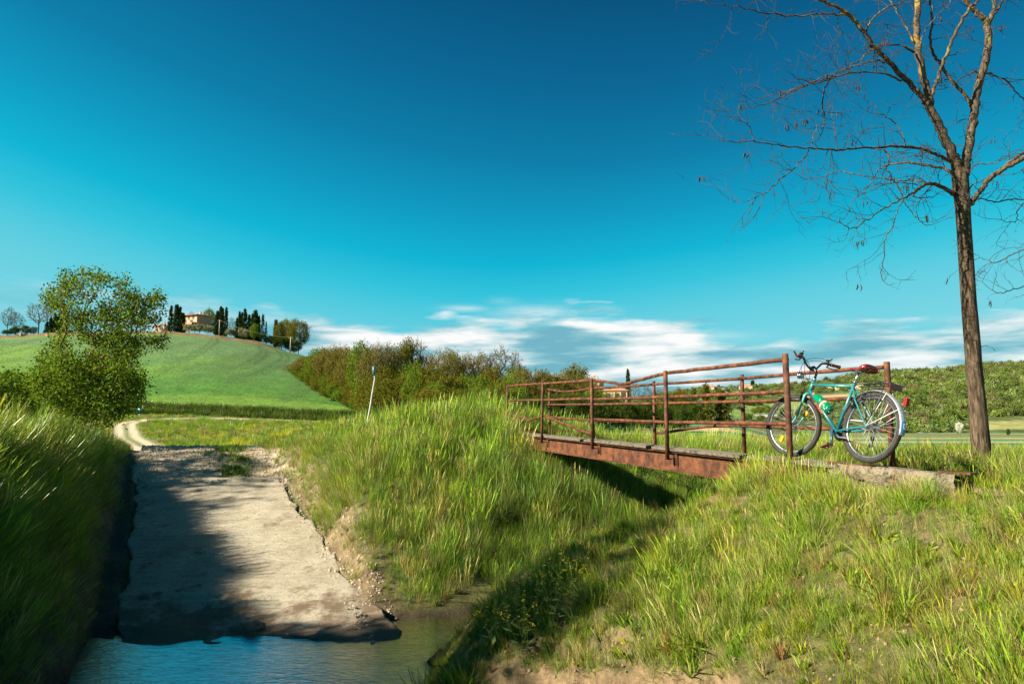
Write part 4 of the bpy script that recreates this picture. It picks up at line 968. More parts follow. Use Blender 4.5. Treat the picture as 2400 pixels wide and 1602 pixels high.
# ================================================================ the bare tree beside the bridge
def build_bare_tree():
    bark, nt, b = newmat('furrowed_bark'); L = nt.links.new
    tc = N(nt, 'ShaderNodeTexCoord'); mp = N(nt, 'ShaderNodeMapping'); mp.inputs['Scale'].default_value = (1, 1, .14); L(tc.outputs['Object'], mp.inputs[0])
    n1 = N(nt, 'ShaderNodeTexNoise', i={'Scale': 42, 'Detail': 7, 'Roughness': .7, 'Distortion': .4}); L(mp.outputs[0], n1.inputs['Vector'])
    rp = ramp(nt, [(.38, (.022, .015, .009)), (.52, (.095, .066, .040)), (.68, (.20, .145, .09))]); L(n1.outputs['Fac'], rp.inputs[0])
    n2 = N(nt, 'ShaderNodeTexNoise', i={'Scale': 3.4, 'Detail': 5, 'Roughness': .7}); L(tc.outputs['Object'], n2.inputs['Vector'])
    sp = N(nt, 'ShaderNodeSeparateXYZ'); L(tc.outputs['Object'], sp.inputs[0])
    hz = N(nt, 'ShaderNodeMapRange', i={'From Min': 2.0, 'From Max': 4.2, 'To Min': 0, 'To Max': .22}); L(sp.outputs['Z'], hz.inputs[0])
    ad = N(nt, 'ShaderNodeMath', operation='ADD'); L(n2.outputs['Fac'], ad.inputs[0]); L(hz.outputs[0], ad.inputs[1])
    r2 = ramp(nt, [(.72, (0, 0, 0)), (.80, (1, 1, 1))]); L(ad.outputs[0], r2.inputs[0])
    mx = N(nt, 'ShaderNodeMix', data_type='RGBA'); ml = N(nt, 'ShaderNodeMath', operation='MULTIPLY'); L(r2.outputs[0], ml.inputs[0]); ml.inputs[1].default_value = .7
    L(ml.outputs[0], mx.inputs[0]); L(rp.outputs[0], mx.inputs[6]); mx.inputs[7].default_value = (.30, .20, .03, 1)      # yellow lichen
    L(mx.outputs[2], b.inputs['Base Color']); b.inputs['Roughness'].default_value = .9; b.inputs['Specular IOR Level'].default_value = .25
    bp = N(nt, 'ShaderNodeBump', i={'Strength': 1, 'Distance': .018}); L(n1.outputs['Fac'], bp.inputs['Height']); L(bp.outputs[0], b.inputs['Normal'])
    twig = mat('twig_bark', (.016, .013, .009), (.042, .034, .024), 8, .8); podm = mat('dry_pod', (.012, .008, .006), (.03, .016, .011), 20, .7)
    Y0 = 7.3
    rnd = random.Random(11)
    base = P(2312, 1118, Y0)
    root = empty('bare_tree', base); tag(root, 'tall leafless tree with forked limbs and dry pods beside the bridge', 'tree')
    inv = Matrix.Translation(-base)
    def cp(cx, cy, dy=0.): return P(1600+cx/2.24, cy/2.24, Y0+dy)
    W2R = .42*Y0/F
    def limb(mb, pts, n=6, seg=8, j=.006, k=1.0):
        """pts: (cx, cy, width in crop px, dy)"""
        arr = [tuple(cp(a, b_, d))+(w/2.24*W2R*k,) for a, b_, w, d in pts]
        sp_ = spline(arr, n); P3 = [Vector(q[:3])+Vector((rnd.gauss(0, j), rnd.gauss(0, j), rnd.gauss(0, j)))*(0 if i in (0,) else 1) for i, q in enumerate(sp_)]
        rad = [max(.0022, q[3]) for q in sp_]
        mb.tube(P3, rad, seg); return P3, rad
    trunk = MB()
    tp = [(2311, 1125, 54), (2305, 1090, 48), (2297, 1020, 45), (2290, 940, 42), (2283, 860, 40), (2277, 780, 39), (2270, 700, 38), (2265, 620, 38), (2260, 540, 38), (2256, 480, 40), (2252, 440, 43), (2249, 405, 42)]
    pts = []; rr_ = []
    for q in spline([(a, b_, w) for a, b_, w in tp], 8):
        pts.append(P(q[0], q[1], Y0)); rr_.append(q[2]*W2R)
    trunk.tube(pts, rr_, 26)
    # fluting of the trunk surface
    v = np.array(trunk.v); c = np.repeat(np.array([tuple(p) for p in pts]), 26, 0); dv = v-c
    an = np.arctan2(dv[:, 1], dv[:, 0]); f = 1+.10*(fbm(an*3.2+20, v[:, 2]*1.1, 5, 3)-.5)+.10*(fbm(an*9, v[:, 2]*3., 6, 2)-.5)
    trunk.v = [tuple(q) for q in c+dv*f[:, None]]
    LM = []
    big = [  # leaders and thick limbs: (crop x, crop y, width, depth)
     [(1462, 930, 92, 0), (1440, 865, 66, 0), (1400, 780, 58, -.03), (1340, 650, 52, -.06), (1295, 565, 46, -.08), (1272, 530, 36, -.1), (1230, 480, 32, -.12), (1170, 420, 31, -.16), (1080, 320, 28, -.25), (1000, 240, 26, -.3), (930, 140, 24, -.36), (870, 75, 22, -.4), (790, 30, 16, -.45), (720, 0, 13, -.5), (640, -40, 9, -.55), (560, -70, 5, -.6)],
     [(1300, 560, 44, -.06), (1290, 500, 42, -.03), (1265, 400, 42, 0), (1238, 280, 42, .05), (1226, 150, 40, .1), (1236, 0, 38, .15), (1250, -140, 34, .2), (1240, -300, 26, .2), (1260, -460, 16, .2), (1250, -600, 6, .2)],
     [(1470, 920, 80, 0), (1485, 850, 58, 0), (1510, 740, 53, .05), (1530, 600, 50, .1), (1542, 500, 48, .12), (1575, 370, 48, .15), (1606, 230, 44, .16), (1600, 120, 40, .18), (1570, 90, 32, .18), (1530, 50, 32, .2), (1480, 0, 30, .22), (1420, -90, 24, .25), (1390, -240, 14, .25), (1360, -380, 5, .3)],
     [(1602, 140, 34, .18), (1625, 80, 24, .18), (1640, 0, 22, .2), (1665, -120, 18, .2), (1650, -300, 8, .2)],
     [(1612, 105, 22, .17), (1650, 60, 16, .15), (1680, 0, 14, .12), (1730, -90, 10, .1), (1790, -200, 5, .1)],
     [(1300, 525, 24, -.05), (1330, 440, 20, -.05), (1352, 370, 20, -.05), (1400, 250, 20, -.08), (1450, 140, 20, -.1), (1500, 55, 18, -.12), (1560, -10, 14, -.12), (1600, -120, 8, -.12)],
     [(1525, 560, 30, .12), (1490, 510, 22, .14), (1420, 430, 20, .16), (1360, 340, 20, .18), (1315, 280, 18, .2), (1300, 200, 16, .2), (1308, 100, 15, .2), (1300, 0, 13, .2), (1280, -100, 8, .2)],
     [(1500, 1075, 52, 0), (1530, 1045, 34, -.05), (1570, 990, 32, -.1), (1620, 930, 32, -.16), (1690, 885, 30, -.25), (1792, 830, 28, -.35), (1900, 780, 24, -.45), (2050, 720, 16, -.6), (2250, 690, 8, -.8)],
     [(1665, 905, 24, -.22), (1700, 865, 20, -.25), (1792, 800, 18, -.3), (1900, 740, 12, -.35), (2000, 640, 6, -.4)],
    ]
    mid = [
     [(1410, 850, 24, 0), (1340, 815, 20, -.08), (1260, 785, 18, -.2), (1150, 768, 16, -.3), (1000, 775, 13, -.45), (880, 780, 12, -.55), (800, 787, 11, -.6), (700, 780, 9, -.7), (600, 773, 8, -.75), (500, 762, 7, -.8), (380, 744, 6, -.9), (300, 742, 5, -.95), (240, 742, 4, -1), (170, 732, 3, -1), (110, 710, 2, -1)],
     [(1420, 905, 22, 0), (1370, 885, 18, .05), (1300, 870, 16, .12), (1180, 855, 13, .2), (1090, 865, 10, .3), (1030, 885, 8, .35), (1005, 930, 6, .4), (975, 975, 5, .4), (940, 1020, 4, .45), (895, 1050, 3.5, .45), (875, 1110, 3, .5)],
     [(1425, 1020, 28, 0), (1390, 1005, 26, -.06), (1345, 972, 24, -.15), (1290, 964, 20, -.25), (1240, 990, 16, -.3), (1190, 1025, 12, -.36), (1100, 1070, 9, -.4), (1030, 1110, 8, -.45), (960, 1160, 7, -.5), (885, 1202, 6, -.55), (830, 1170, 4, -.6), (760, 1148, 2, -.6)],
     [(1320, 970, 14, -.2), (1240, 950, 10, -.1), (1150, 945, 9, 0), (1040, 937, 8, .1), (960, 925, 7, .15), (870, 908, 6, .2), (820, 900, 5, .25), (740, 925, 4, .3), (640, 940, 3, .3), (560, 890, 2, .3)],
     [(1250, 985, 12, -.26), (1210, 1030, 8, -.2), (1290, 1035, 5, -.2), (1380, 1000, 3, -.2)],
     [(1060, 785, 10, -.4), (1083, 820, 9, -.4), (1080, 860, 9, -.42), (1070, 885, 8, -.45), (1105, 945, 8, -.45), (1140, 1000, 7, -.5), (1165, 1060, 6, -.5), (1210, 1120, 5, -.5), (1250, 1165, 5, -.5), (1285, 1182, 3, -.5)],
     [(1160, 1055, 7, -.5), (1130, 1100, 6, -.5), (1100, 1190, 6, -.52), (1065, 1260, 6, -.55), (1055, 1360, 5, -.55), (1038, 1445, 4, -.55)],
     [(1150, 425, 14, -.15), (1060, 390, 10, -.25), (960, 382, 9, -.4), (850, 392, 8, -.5), (740, 428, 7, -.6), (620, 462, 6, -.7), (500, 518, 6, -.8), (400, 553, 5, -.85), (310, 570, 3, -.9), (218, 584, 2, -.9)],
     [(1065, 325, 12, -.25), (1000, 320, 9, -.2), (900, 350, 9, -.1), (800, 385, 8, 0), (700, 425, 7, .05), (600, 460, 5, .1), (540, 480, 4, .15), (450, 500, 2, .2)],
     [(1215, 275, 16, .02), (1150, 240, 10, -.1), (1060, 236, 9, -.25), (1000, 262, 8, -.35), (920, 320, 7, -.45), (840, 370, 6, -.5), (760, 412, 6, -.6), (670, 430, 5, -.65), (595, 408, 3, -.7)],
     [(770, 418, 7, -.6), (742, 480, 8, -.6), (735, 550, 8, -.6), (745, 620, 6, -.6), (740, 665, 5, -.6)],
     [(865, 78, 14, -.4), (780, 72, 10, -.5), (700, 76, 9, -.55), (620, 84, 9, -.6), (540, 84, 8, -.65), (430, 68, 7, -.7), (300, 38, 5, -.8), (200, 26, 4, -.85), (90, 4, 2.5, -.9)],
     [(965, 165, 12, -.33), (975, 130, 11, -.3), (1010, 88, 10, -.25), (1070, 45, 9, -.2), (1130, 20, 8, -.15), (1200, -30, 6, -.1)],
     [(1212, 220, 12, .05), (1175, 150, 10, .1), (1125, 60, 8, .12), (1090, 0, 6, .15), (1060, -60, 4, .15)],
     [(665, 788, 6, -.7), (620, 845, 6, -.72), (560, 900, 6, -.75), (500, 955, 6, -.78), (430, 1015, 5, -.8), (390, 1032, 4, -.8), (310, 1060, 3, -.85), (248, 1042, 2, -.85)],
     [(680, 778, 5, -.7), (685, 720, 5, -.68), (705, 655, 4, -.66), (660, 610, 3, -.66), (600, 580, 2, -.66)],
     [(380, 745, 6, -.9), (360, 700, 5, -.9), (340, 655, 4, -.92), (290, 630, 3, -.95), (245, 600, 2, -.95)],
     [(430, 1020, 4, -.8), (410, 1070, 3, -.8), (395, 1105, 2, -.8)], [(390, 1035, 4, -.8), (350, 1090, 3, -.82), (322, 1120, 2, -.82)],
     [(1560, 382, 12, .15), (1620, 390, 10, .2), (1690, 422, 9, .25), (1745, 475, 8, .3), (1792, 530, 7, .35), (1860, 600, 5, .4)],
     [(1560, 378, 10, .15), (1520, 380, 8, .12), (1450, 420, 7, .1), (1400, 455, 5, .1), (1365, 468, 3, .1)],
     [(1520, 1050, 8, .05), (1570, 1040, 8, .1), (1640, 1060, 8, .15), (1730, 1048, 8, .2), (1800, 1055, 7, .25), (1900, 1100, 5, .3)],
     [(1490, 925, 12, -.02), (1520, 880, 9, -.05), (1560, 858, 7, -.1), (1640, 856, 6, -.15), (1690, 830, 5, -.2), (1722, 795, 3, -.2)],
     [(1500, 1000, 8, -.02), (1530, 965, 7, -.06), (1578, 944, 5, -.1)],
     [(1790, 1065, 7, .2), (1755, 1110, 6, .2), (1755, 1160, 5, .2), (1700, 1165, 4, .22), (1615, 1148, 2, .25)],
     [(2050, 1180, 10, -.6), (1900, 1270, 8, -.5), (1790, 1310, 7, -.45), (1730, 1335, 7, -.4), (1635, 1380, 6, -.35), (1590, 1362, 4, -.3), (1545, 1340, 2, -.3)],
     [(1460, 850, 5, -.2), (1400, 855, 5, -.25), (1300, 835, 3, -.3), (1210, 800, 2, -.3)],
     [(1240, 275, 8, .05), (1260, 180, 6, .0), (1330, 90, 5, -.05), (1400, 20, 4, -.05), (1430, -60, 3, -.05)],
     [(1165, 770, 8, -.3), (1162, 720, 6, -.3), (1130, 660, 6, -.28), (1080, 620, 6, -.28), (1040, 600, 5, -.28), (1000, 600, 3, -.28)],
     [(1020, 580, 5, -.28), (1010, 550, 4, -.28), (950, 520, 3, -.28), (890, 475, 2, -.28)],
     [(815, 780, 5, -.6), (800, 700, 5, -.62), (790, 620, 4, -.62), (770, 560, 2, -.62)],
     [(1792, 1500, 6, .3), (1700, 1532, 6, .3), (1640, 1535, 4, .3), (1555, 1470, 2, .3)],
    ]
    rec = []
    for pl in big: rec.append(limb(LM_ := MB(), pl, 6, 12)+(LM_,)); 
    tw = MB(); branches = []
    for pl in mid: rec.append(limb(bm := MB(), pl, 5, 8)+(bm,))
    o = trunk.obj('trunk', bark, root); o.matrix_parent_inverse = inv
    for i, (p3, rad, mb) in enumerate(rec):
        o = mb.obj('limb' if i < len(big) else 'branch', bark, root); o.matrix_parent_inverse = inv
    # thin twigs: wandering shoots with side shoots
    pods = MB()
    def shoot(p, dirv, ln, r, depth):
        n = max(3, int(ln/.045)); pts = [Vector(p)]; d = Vector(dirv).normalized(); q = Vector(p)
        bend = Vector((rnd.gauss(0, 1), rnd.gauss(0, 1), rnd.gauss(0, .8)))*.10
        kids = []
        for i in range(n):
            d = (d+bend+Vector((rnd.gauss(0, 1), rnd.gauss(0, 1), rnd.gauss(0, 1)))*.16+Vector((0, 0, -.02))).normalized()
            q = q+d*(ln/n); pts.append(q.copy())
            if depth > 0 and rnd.random() < (.42 if depth > 1 else .34): kids.append((q.copy(), d.copy(), i/n))
        tw.tube(pts, [r*(1-.75*i/n) for i in range(n+1)], 4, False)
        for kp, kd, t in kids:
            ax = kd.cross(Vector((rnd.gauss(0, 1), rnd.gauss(0, .8), rnd.gauss(0, 1)))).normalized()
            nd = (kd*math.cos(.9)+ax*math.sin(.9)); shoot(kp, nd, ln*rnd.uniform(.25, .55)*(1-.4*t), max(.0016, r*.68), depth-1)
        if depth <= 1 and rnd.random() < .022:
            a = pts[-2]; k = rnd.randint(1, 4)
            for _ in range(k):
                a2 = a+Vector((rnd.uniform(-.03, .03), rnd.uniform(-.02, .02), -.01)); e = a2+Vector((rnd.uniform(-.02, .02), rnd.uniform(-.015, .015), -rnd.uniform(.05, .09)))
                m_ = (a2+e)/2+Vector((rnd.uniform(-.012, .012), 0, 0)); pods.tube([a2, (a2+m_)/2, m_, (m_+e)/2, e], [.001, .0048, .0062, .0048, .001], 5)
    for i, (p3, rad, mb) in enumerate(rec):
        isb = i < len(big); cnt = 0; nn = len(p3)
        acc = 0
        for k in range(2, nn-1):
            acc += (p3[k]-p3[k-1]).length
            r = rad[k]
            if r > .085: continue
            step = .108 if not isb else .20
            if acc > step*rnd.uniform(.5, 1.4):
                acc = 0
                t = (p3[k+1]-p3[k-1]).normalized(); rv = Vector((rnd.gauss(0, 1), rnd.gauss(0, .75), rnd.gauss(.35, 1)))
                sd2 = (rv-t*rv.dot(t)).normalized()
                d0 = t*rnd.uniform(.2, .9)+sd2
                ln = rnd.uniform(.18, .55)*(1.15 if not isb else .95)
                shoot(p3[k], d0, ln, min(.0046, max(.0028, r*.5)), 2)
        shoot(p3[-1], (p3[-1]-p3[-3]), .30, max(.003, rad[-1]), 2)
    o = tw.obj('twigs', twig, root); o.matrix_parent_inverse = inv; o['kind'] = 'stuff'
    o = pods.obj('seed_pods', podm, root); o.matrix_parent_inverse = inv; o['kind'] = 'stuff'
    # green wire twisted round the trunk
    wm = paint('green_wire', (.02, .22, .10), .4); mb = MB(); Yc_ = Y0; c = P(2289, 811, Y0); r = 19.5*W2R+.006
    pts = [c+Vector((math.cos(t)*r*1.0, math.sin(t)*r*1.0, .006*math.sin(t*2)-.008*math.cos(t))) for t in np.linspace(.2, 2*math.pi+.2, 30)]
    mb.tube(pts, .0035, 6); mb.tube([pts[0], pts[0]+Vector((.05, -.02, .012)), pts[0]+Vector((.10, -.04, -.012)), pts[0]+Vector((.125, -.05, -.05))], .0032, 6)
    f_ = c+Vector((-.01, -r-.005, .003)); mb.tube([f_+Vector((-.018, 0, 0)), f_+Vector((.02, 0, .006))], .009, 7)
    tag(mb.obj('wire', wm), 'thin green wire twisted round the bare trunk with one loose end', 'wire')
build_bare_tree()
# ================================================================ grass, weeds, stones (scattered tufts)
rg = np.random.default_rng(7)
def leafmat(name, trans=.35, rough=.45, attr=True, base=None, gloss=.07, vary=.35):
    m = bpy.data.materials.new(name); m.use_nodes = True; nt = m.node_tree; L = nt.links.new
    for n in list(nt.nodes): nt.nodes.remove(n)
    out = N(nt, 'ShaderNodeOutputMaterial')
    if attr:
        a = N(nt, 'ShaderNodeAttribute', attribute_name='tint', attribute_type='INSTANCER'); col = a.outputs['Color']
    else:
        rgb = N(nt, 'ShaderNodeRGB'); rgb.outputs[0].default_value = (*base, 1); col = rgb.outputs[0]
    bv = N(nt, 'ShaderNodeAttribute', attribute_name='bv')
    mr = N(nt, 'ShaderNodeMapRange', i={'To Min': 1-vary, 'To Max': 1+vary}); L(bv.outputs['Fac'], mr.inputs[0])
    mx = N(nt, 'ShaderNodeMix', data_type='RGBA', blend_type='MULTIPLY'); mx.inputs[0].default_value = 1; L(col, mx.inputs[6]); L(mr.outputs[0], mx.inputs[7])
    # a share of dry straw among the living blades
    st = N(nt, 'ShaderNodeMath', operation='GREATER_THAN'); L(bv.outputs['Fac'], st.inputs[0]); st.inputs[1].default_value = .945
    ms = N(nt, 'ShaderNodeMath', operation='MULTIPLY'); L(st.outputs[0], ms.inputs[0]); ms.inputs[1].default_value = .7 if attr else 0
    m2 = N(nt, 'ShaderNodeMix', data_type='RGBA'); L(ms.outputs[0], m2.inputs[0]); L(mx.outputs[2], m2.inputs[6]); m2.inputs[7].default_value = (.36, .30, .15, 1)
    df = N(nt, 'ShaderNodeBsdfDiffuse'); tr = N(nt, 'ShaderNodeBsdfTranslucent'); gl = N(nt, 'ShaderNodeBsdfGlossy', i={'Roughness': rough, 'Color': (1, 1, .9, 1)})
    L(m2.outputs[2], df.inputs[0])
    tc = N(nt, 'ShaderNodeMix', data_type='RGBA', blend_type='MULTIPLY'); tc.inputs[0].default_value = 1; L(m2.outputs[2], tc.inputs[6]); tc.inputs[7].default_value = (1.25, 1.25, .5, 1); L(tc.outputs[2], tr.inputs[0])
    s1 = N(nt, 'ShaderNodeMixShader'); s1.inputs[0].default_value = trans; L(df.outputs[0], s1.inputs[1]); L(tr.outputs[0], s1.inputs[2])
    fr = N(nt, 'ShaderNodeFresnel', i={'IOR': 1.4}); fm = N(nt, 'ShaderNodeMath', operation='MULTIPLY'); L(fr.outputs[0], fm.inputs[0]); fm.inputs[1].default_value = gloss*3
    s2 = N(nt, 'ShaderNodeMixShader'); L(fm.outputs[0], s2.inputs[0]); L(s1.outputs[0], s2.inputs[1]); L(gl.outputs[0], s2.inputs[2]); L(s2.outputs[0], out.inputs[0])
    return m
GRASS_M = leafmat('grass_blade', trans=.24, gloss=.03, vary=.6)
def blade_mesh(name, nb, rad, h, w, lean, curl, seg=4, seeds=0, r=None, mat_=None, broad=0):
    r = np.random.default_rng(r); V = []; Q = []; BV = []
    for b in range(nb):
        an = r.uniform(0, 2*np.pi); rr = rad*np.sqrt(r.uniform()); x0, y0 = rr*np.cos(an), rr*np.sin(an)
        hh = r.uniform(*h); ww = r.uniform(*w); la = r.uniform(0, 2*np.pi) if r.uniform() < .5 else an+r.normal(0, .5); ln = abs(r.normal(0, lean)); cu = r.uniform(.3, 1)*curl
        face = r.uniform(0, np.pi); fx, fy = np.cos(face), np.sin(face); o = len(V); bv = r.uniform()
        isseed = b < seeds
        th = ln; x, y, z = x0, y0, -.03
        S = seg+ (3 if isseed else 0)
        for k in range(S+1):
            t = k/S
            if isseed: wd = .0011+(.0045 if t > .62 else 0)*np.sin((t-.62)/.38*np.pi)
            else: wd = ww*.5*((1-t)**.7 if not broad else np.sin(min(1, t*.92+.08)*np.pi)**.8)+.0003
            V += [(x-fx*wd, y-fy*wd, z), (x+fx*wd, y+fy*wd, z)]; BV += [bv if not isseed else .93]*2
            st = (hh*(1.25 if isseed else 1)+.03)/S; th2 = ln+cu*t*t*(.6 if isseed else 1); x += st*np.sin(th2)*np.cos(la); y += st*np.sin(th2)*np.sin(la); z += st*np.cos(th2)
        for k in range(S): Q.append((o+2*k, o+2*k+1, o+2*k+3, o+2*k+2))
    me = npmesh(name, np.array(V), np.array(Q), mat_ or GRASS_M)
    a = me.attributes.new('bv', 'FLOAT', 'POINT'); a.data.foreach_set('value', np.array(BV, np.float32))
    return me
PROTO = bpy.data.collections.new('grass_prototypes')
def proto(meshes, name):
    c = bpy.data.collections.new(name)
    for i, me in enumerate(meshes):
        o = bpy.data.objects.new('%s_%02d' % (name, i), me); c.objects.link(o)
    return c
TUFTS = proto([
    blade_mesh('tuft_tall_a', 24, .09, (.26, .52), (.003, .006), .16, .9, r=1), blade_mesh('tuft_tall_b', 24, .09, (.22, .46), (.003, .007), .24, 1.3, r=2),
    blade_mesh('tuft_seed_a', 22, .09, (.24, .46), (.003, .0055), .16, .9, seeds=5, r=3), blade_mesh('tuft_seed_b', 20, .10, (.28, .5), (.003, .0055), .14, .7, seeds=8, r=4),
    blade_mesh('tuft_short_a', 26, .09, (.08, .22), (.004, .008), .35, 1.0, r=5, seg=3), blade_mesh('tuft_short_b', 22, .08, (.06, .18), (.005, .009), .45, 1.2, r=6, seg=3),
    blade_mesh('weed_leafy', 16, .07, (.06, .14), (.025, .045), .7, 1.0, r=7, broad=1, seg=4), blade_mesh('weed_upright', 18, .05, (.14, .30), (.012, .022), .35, .9, r=8, broad=1, seg=4),
    blade_mesh('tuft_far_a', 40, .25, (.22, .50), (.010, .020), .25, .9, r=9, seg=3), blade_mesh('tuft_far_b', 44, .35, (.10, .28), (.014, .03), .5, 1.0, r=10, seg=3),
    blade_mesh('tuft_wild', 26, .07, (.35, .70), (.0035, .007), .30, 1.9, r=12, seg=6),
], 'tufts')
def gn_group(coll):
    ng = bpy.data.node_groups.new('scatter_'+coll.name, 'GeometryNodeTree')
    ng.interface.new_socket('Geometry', in_out='INPUT', socket_type='NodeSocketGeometry'); ng.interface.new_socket('Geometry', in_out='OUTPUT', socket_type='NodeSocketGeometry')
    L = ng.links.new; gi = ng.nodes.new('NodeGroupInput'); go = ng.nodes.new('NodeGroupOutput')
    ci = ng.nodes.new('GeometryNodeCollectionInfo'); ci.inputs['Collection'].default_value = coll; ci.inputs['Separate Children'].default_value = True; ci.inputs['Reset Children'].default_value = True
    ip = ng.nodes.new('GeometryNodeInstanceOnPoints'); ip.inputs['Pick Instance'].default_value = True
    def at(nm, ty):
        n = ng.nodes.new('GeometryNodeInputNamedAttribute'); n.data_type = ty; n.inputs[0].default_value = nm; return n.outputs['Attribute']
    L(gi.outputs[0], ip.inputs['Points']); L(ci.outputs[0], ip.inputs['Instance']); L(at('idx', 'INT'), ip.inputs['Instance Index'])
    er = ng.nodes.new('FunctionNodeEulerToRotation'); L(at('rot', 'FLOAT_VECTOR'), er.inputs[0]); L(er.outputs[0], ip.inputs['Rotation']); L(at('scl', 'FLOAT_VECTOR'), ip.inputs['Scale'])
    L(ip.outputs[0], go.inputs[0]); return ng
GNG = {}
def scatter(name, coll, P3, rot, scl, tint, idx, label=None, kind='stuff', cat=None):
    me = bpy.data.meshes.new(name); n = len(P3); me.vertices.add(n); me.vertices.foreach_set('co', np.ascontiguousarray(P3, np.float32).ravel())
    for nm, ty, arr, key in (('rot', 'FLOAT_VECTOR', rot, 'vector'), ('scl', 'FLOAT_VECTOR', scl, 'vector'), ('tint', 'FLOAT_COLOR', tint, 'color')):
        a = me.attributes.new(nm, ty, 'POINT'); a.data.foreach_set(key, np.ascontiguousarray(arr, np.float32).ravel())
    a = me.attributes.new('idx', 'INT', 'POINT'); a.data.foreach_set('value', np.ascontiguousarray(idx, np.int32))
    me.update(); o = link(name, me)
    if coll.name not in GNG: GNG[coll.name] = gn_group(coll)
    md = o.modifiers.new('scatter', 'NODES'); md.node_group = GNG[coll.name]
    tag(o, label, cat, None, kind); return o
def samp(x0, x1, y0, y1, dmax, dens):
    n = int((x1-x0)*(y1-y0)*dmax); X = rg.uniform(x0, x1, n); Y = rg.uniform(y0, y1, n)
    k = rg.uniform(0, 1, n) < dens(X, Y)/dmax; return X[k], Y[k]
def view(X, Y, m=1.2): return (np.abs(X) < .78*Y+m)
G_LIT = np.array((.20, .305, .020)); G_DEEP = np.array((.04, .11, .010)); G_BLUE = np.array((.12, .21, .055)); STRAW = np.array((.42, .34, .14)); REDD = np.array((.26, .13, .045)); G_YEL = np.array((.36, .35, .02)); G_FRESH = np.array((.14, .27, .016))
def place(name, X, Y, idx, s, tint, label, tilt=.14, wide=1.0, lean=(0, 0), down=.25):
    n = len(X); Z = T(X, Y); e = .12
    nx = (T(X+e, Y)-T(X-e, Y))/(2*e); ny = (T(X, Y+e)-T(X, Y-e))/(2*e)
    rx = rg.normal(0, tilt, n)+lean[1]+ny*down; ry = rg.normal(0, tilt, n)+lean[0]-nx*down*1
    rot = np.stack([np.clip(rx, -.9, .9), np.clip(ry, -.9, .9), np.zeros(n)], -1)
    # yaw first, then tilt: store as xyz euler with z yaw (applied last about z would spin the tilt; tiny, so pick prototypes per yaw instead)
    rot[:, 2] = rg.uniform(-.5, .5, n)+np.where(rg.uniform(size=n) < .5, 0, 0)
    s = s*(.68+.62*ss(.25, .75, fbm(X*1.7+40, Y*1.7, 150, 3)))
    S = np.stack([s*wide*np.where(rg.uniform(size=n) < .5, -1, 1), s*wide, s*rg.uniform(.8, 1.2, n)], -1)
    return scatter(name, TUFTS, np.stack([X, Y, Z-.01], -1), rot, S, np.concatenate([tint, np.ones((n, 1))], 1), idx, label)
def mixt(n, cols, w):
    w = np.array(w, float); w = w/w.sum(0) if w.ndim == 2 else np.repeat((w/w.sum())[:, None], n, 1)
    c = np.cumsum(w, 0); u = rg.uniform(size=n); k = (u[None] > c).sum(0).clip(0, len(cols)-1)
    A = np.array(cols)[k]; B = np.array(cols)[rg.integers(0, len(cols), n)]
    return (A*.8+B*.2)*rg.uniform(.8, 1.2, n)[:, None]
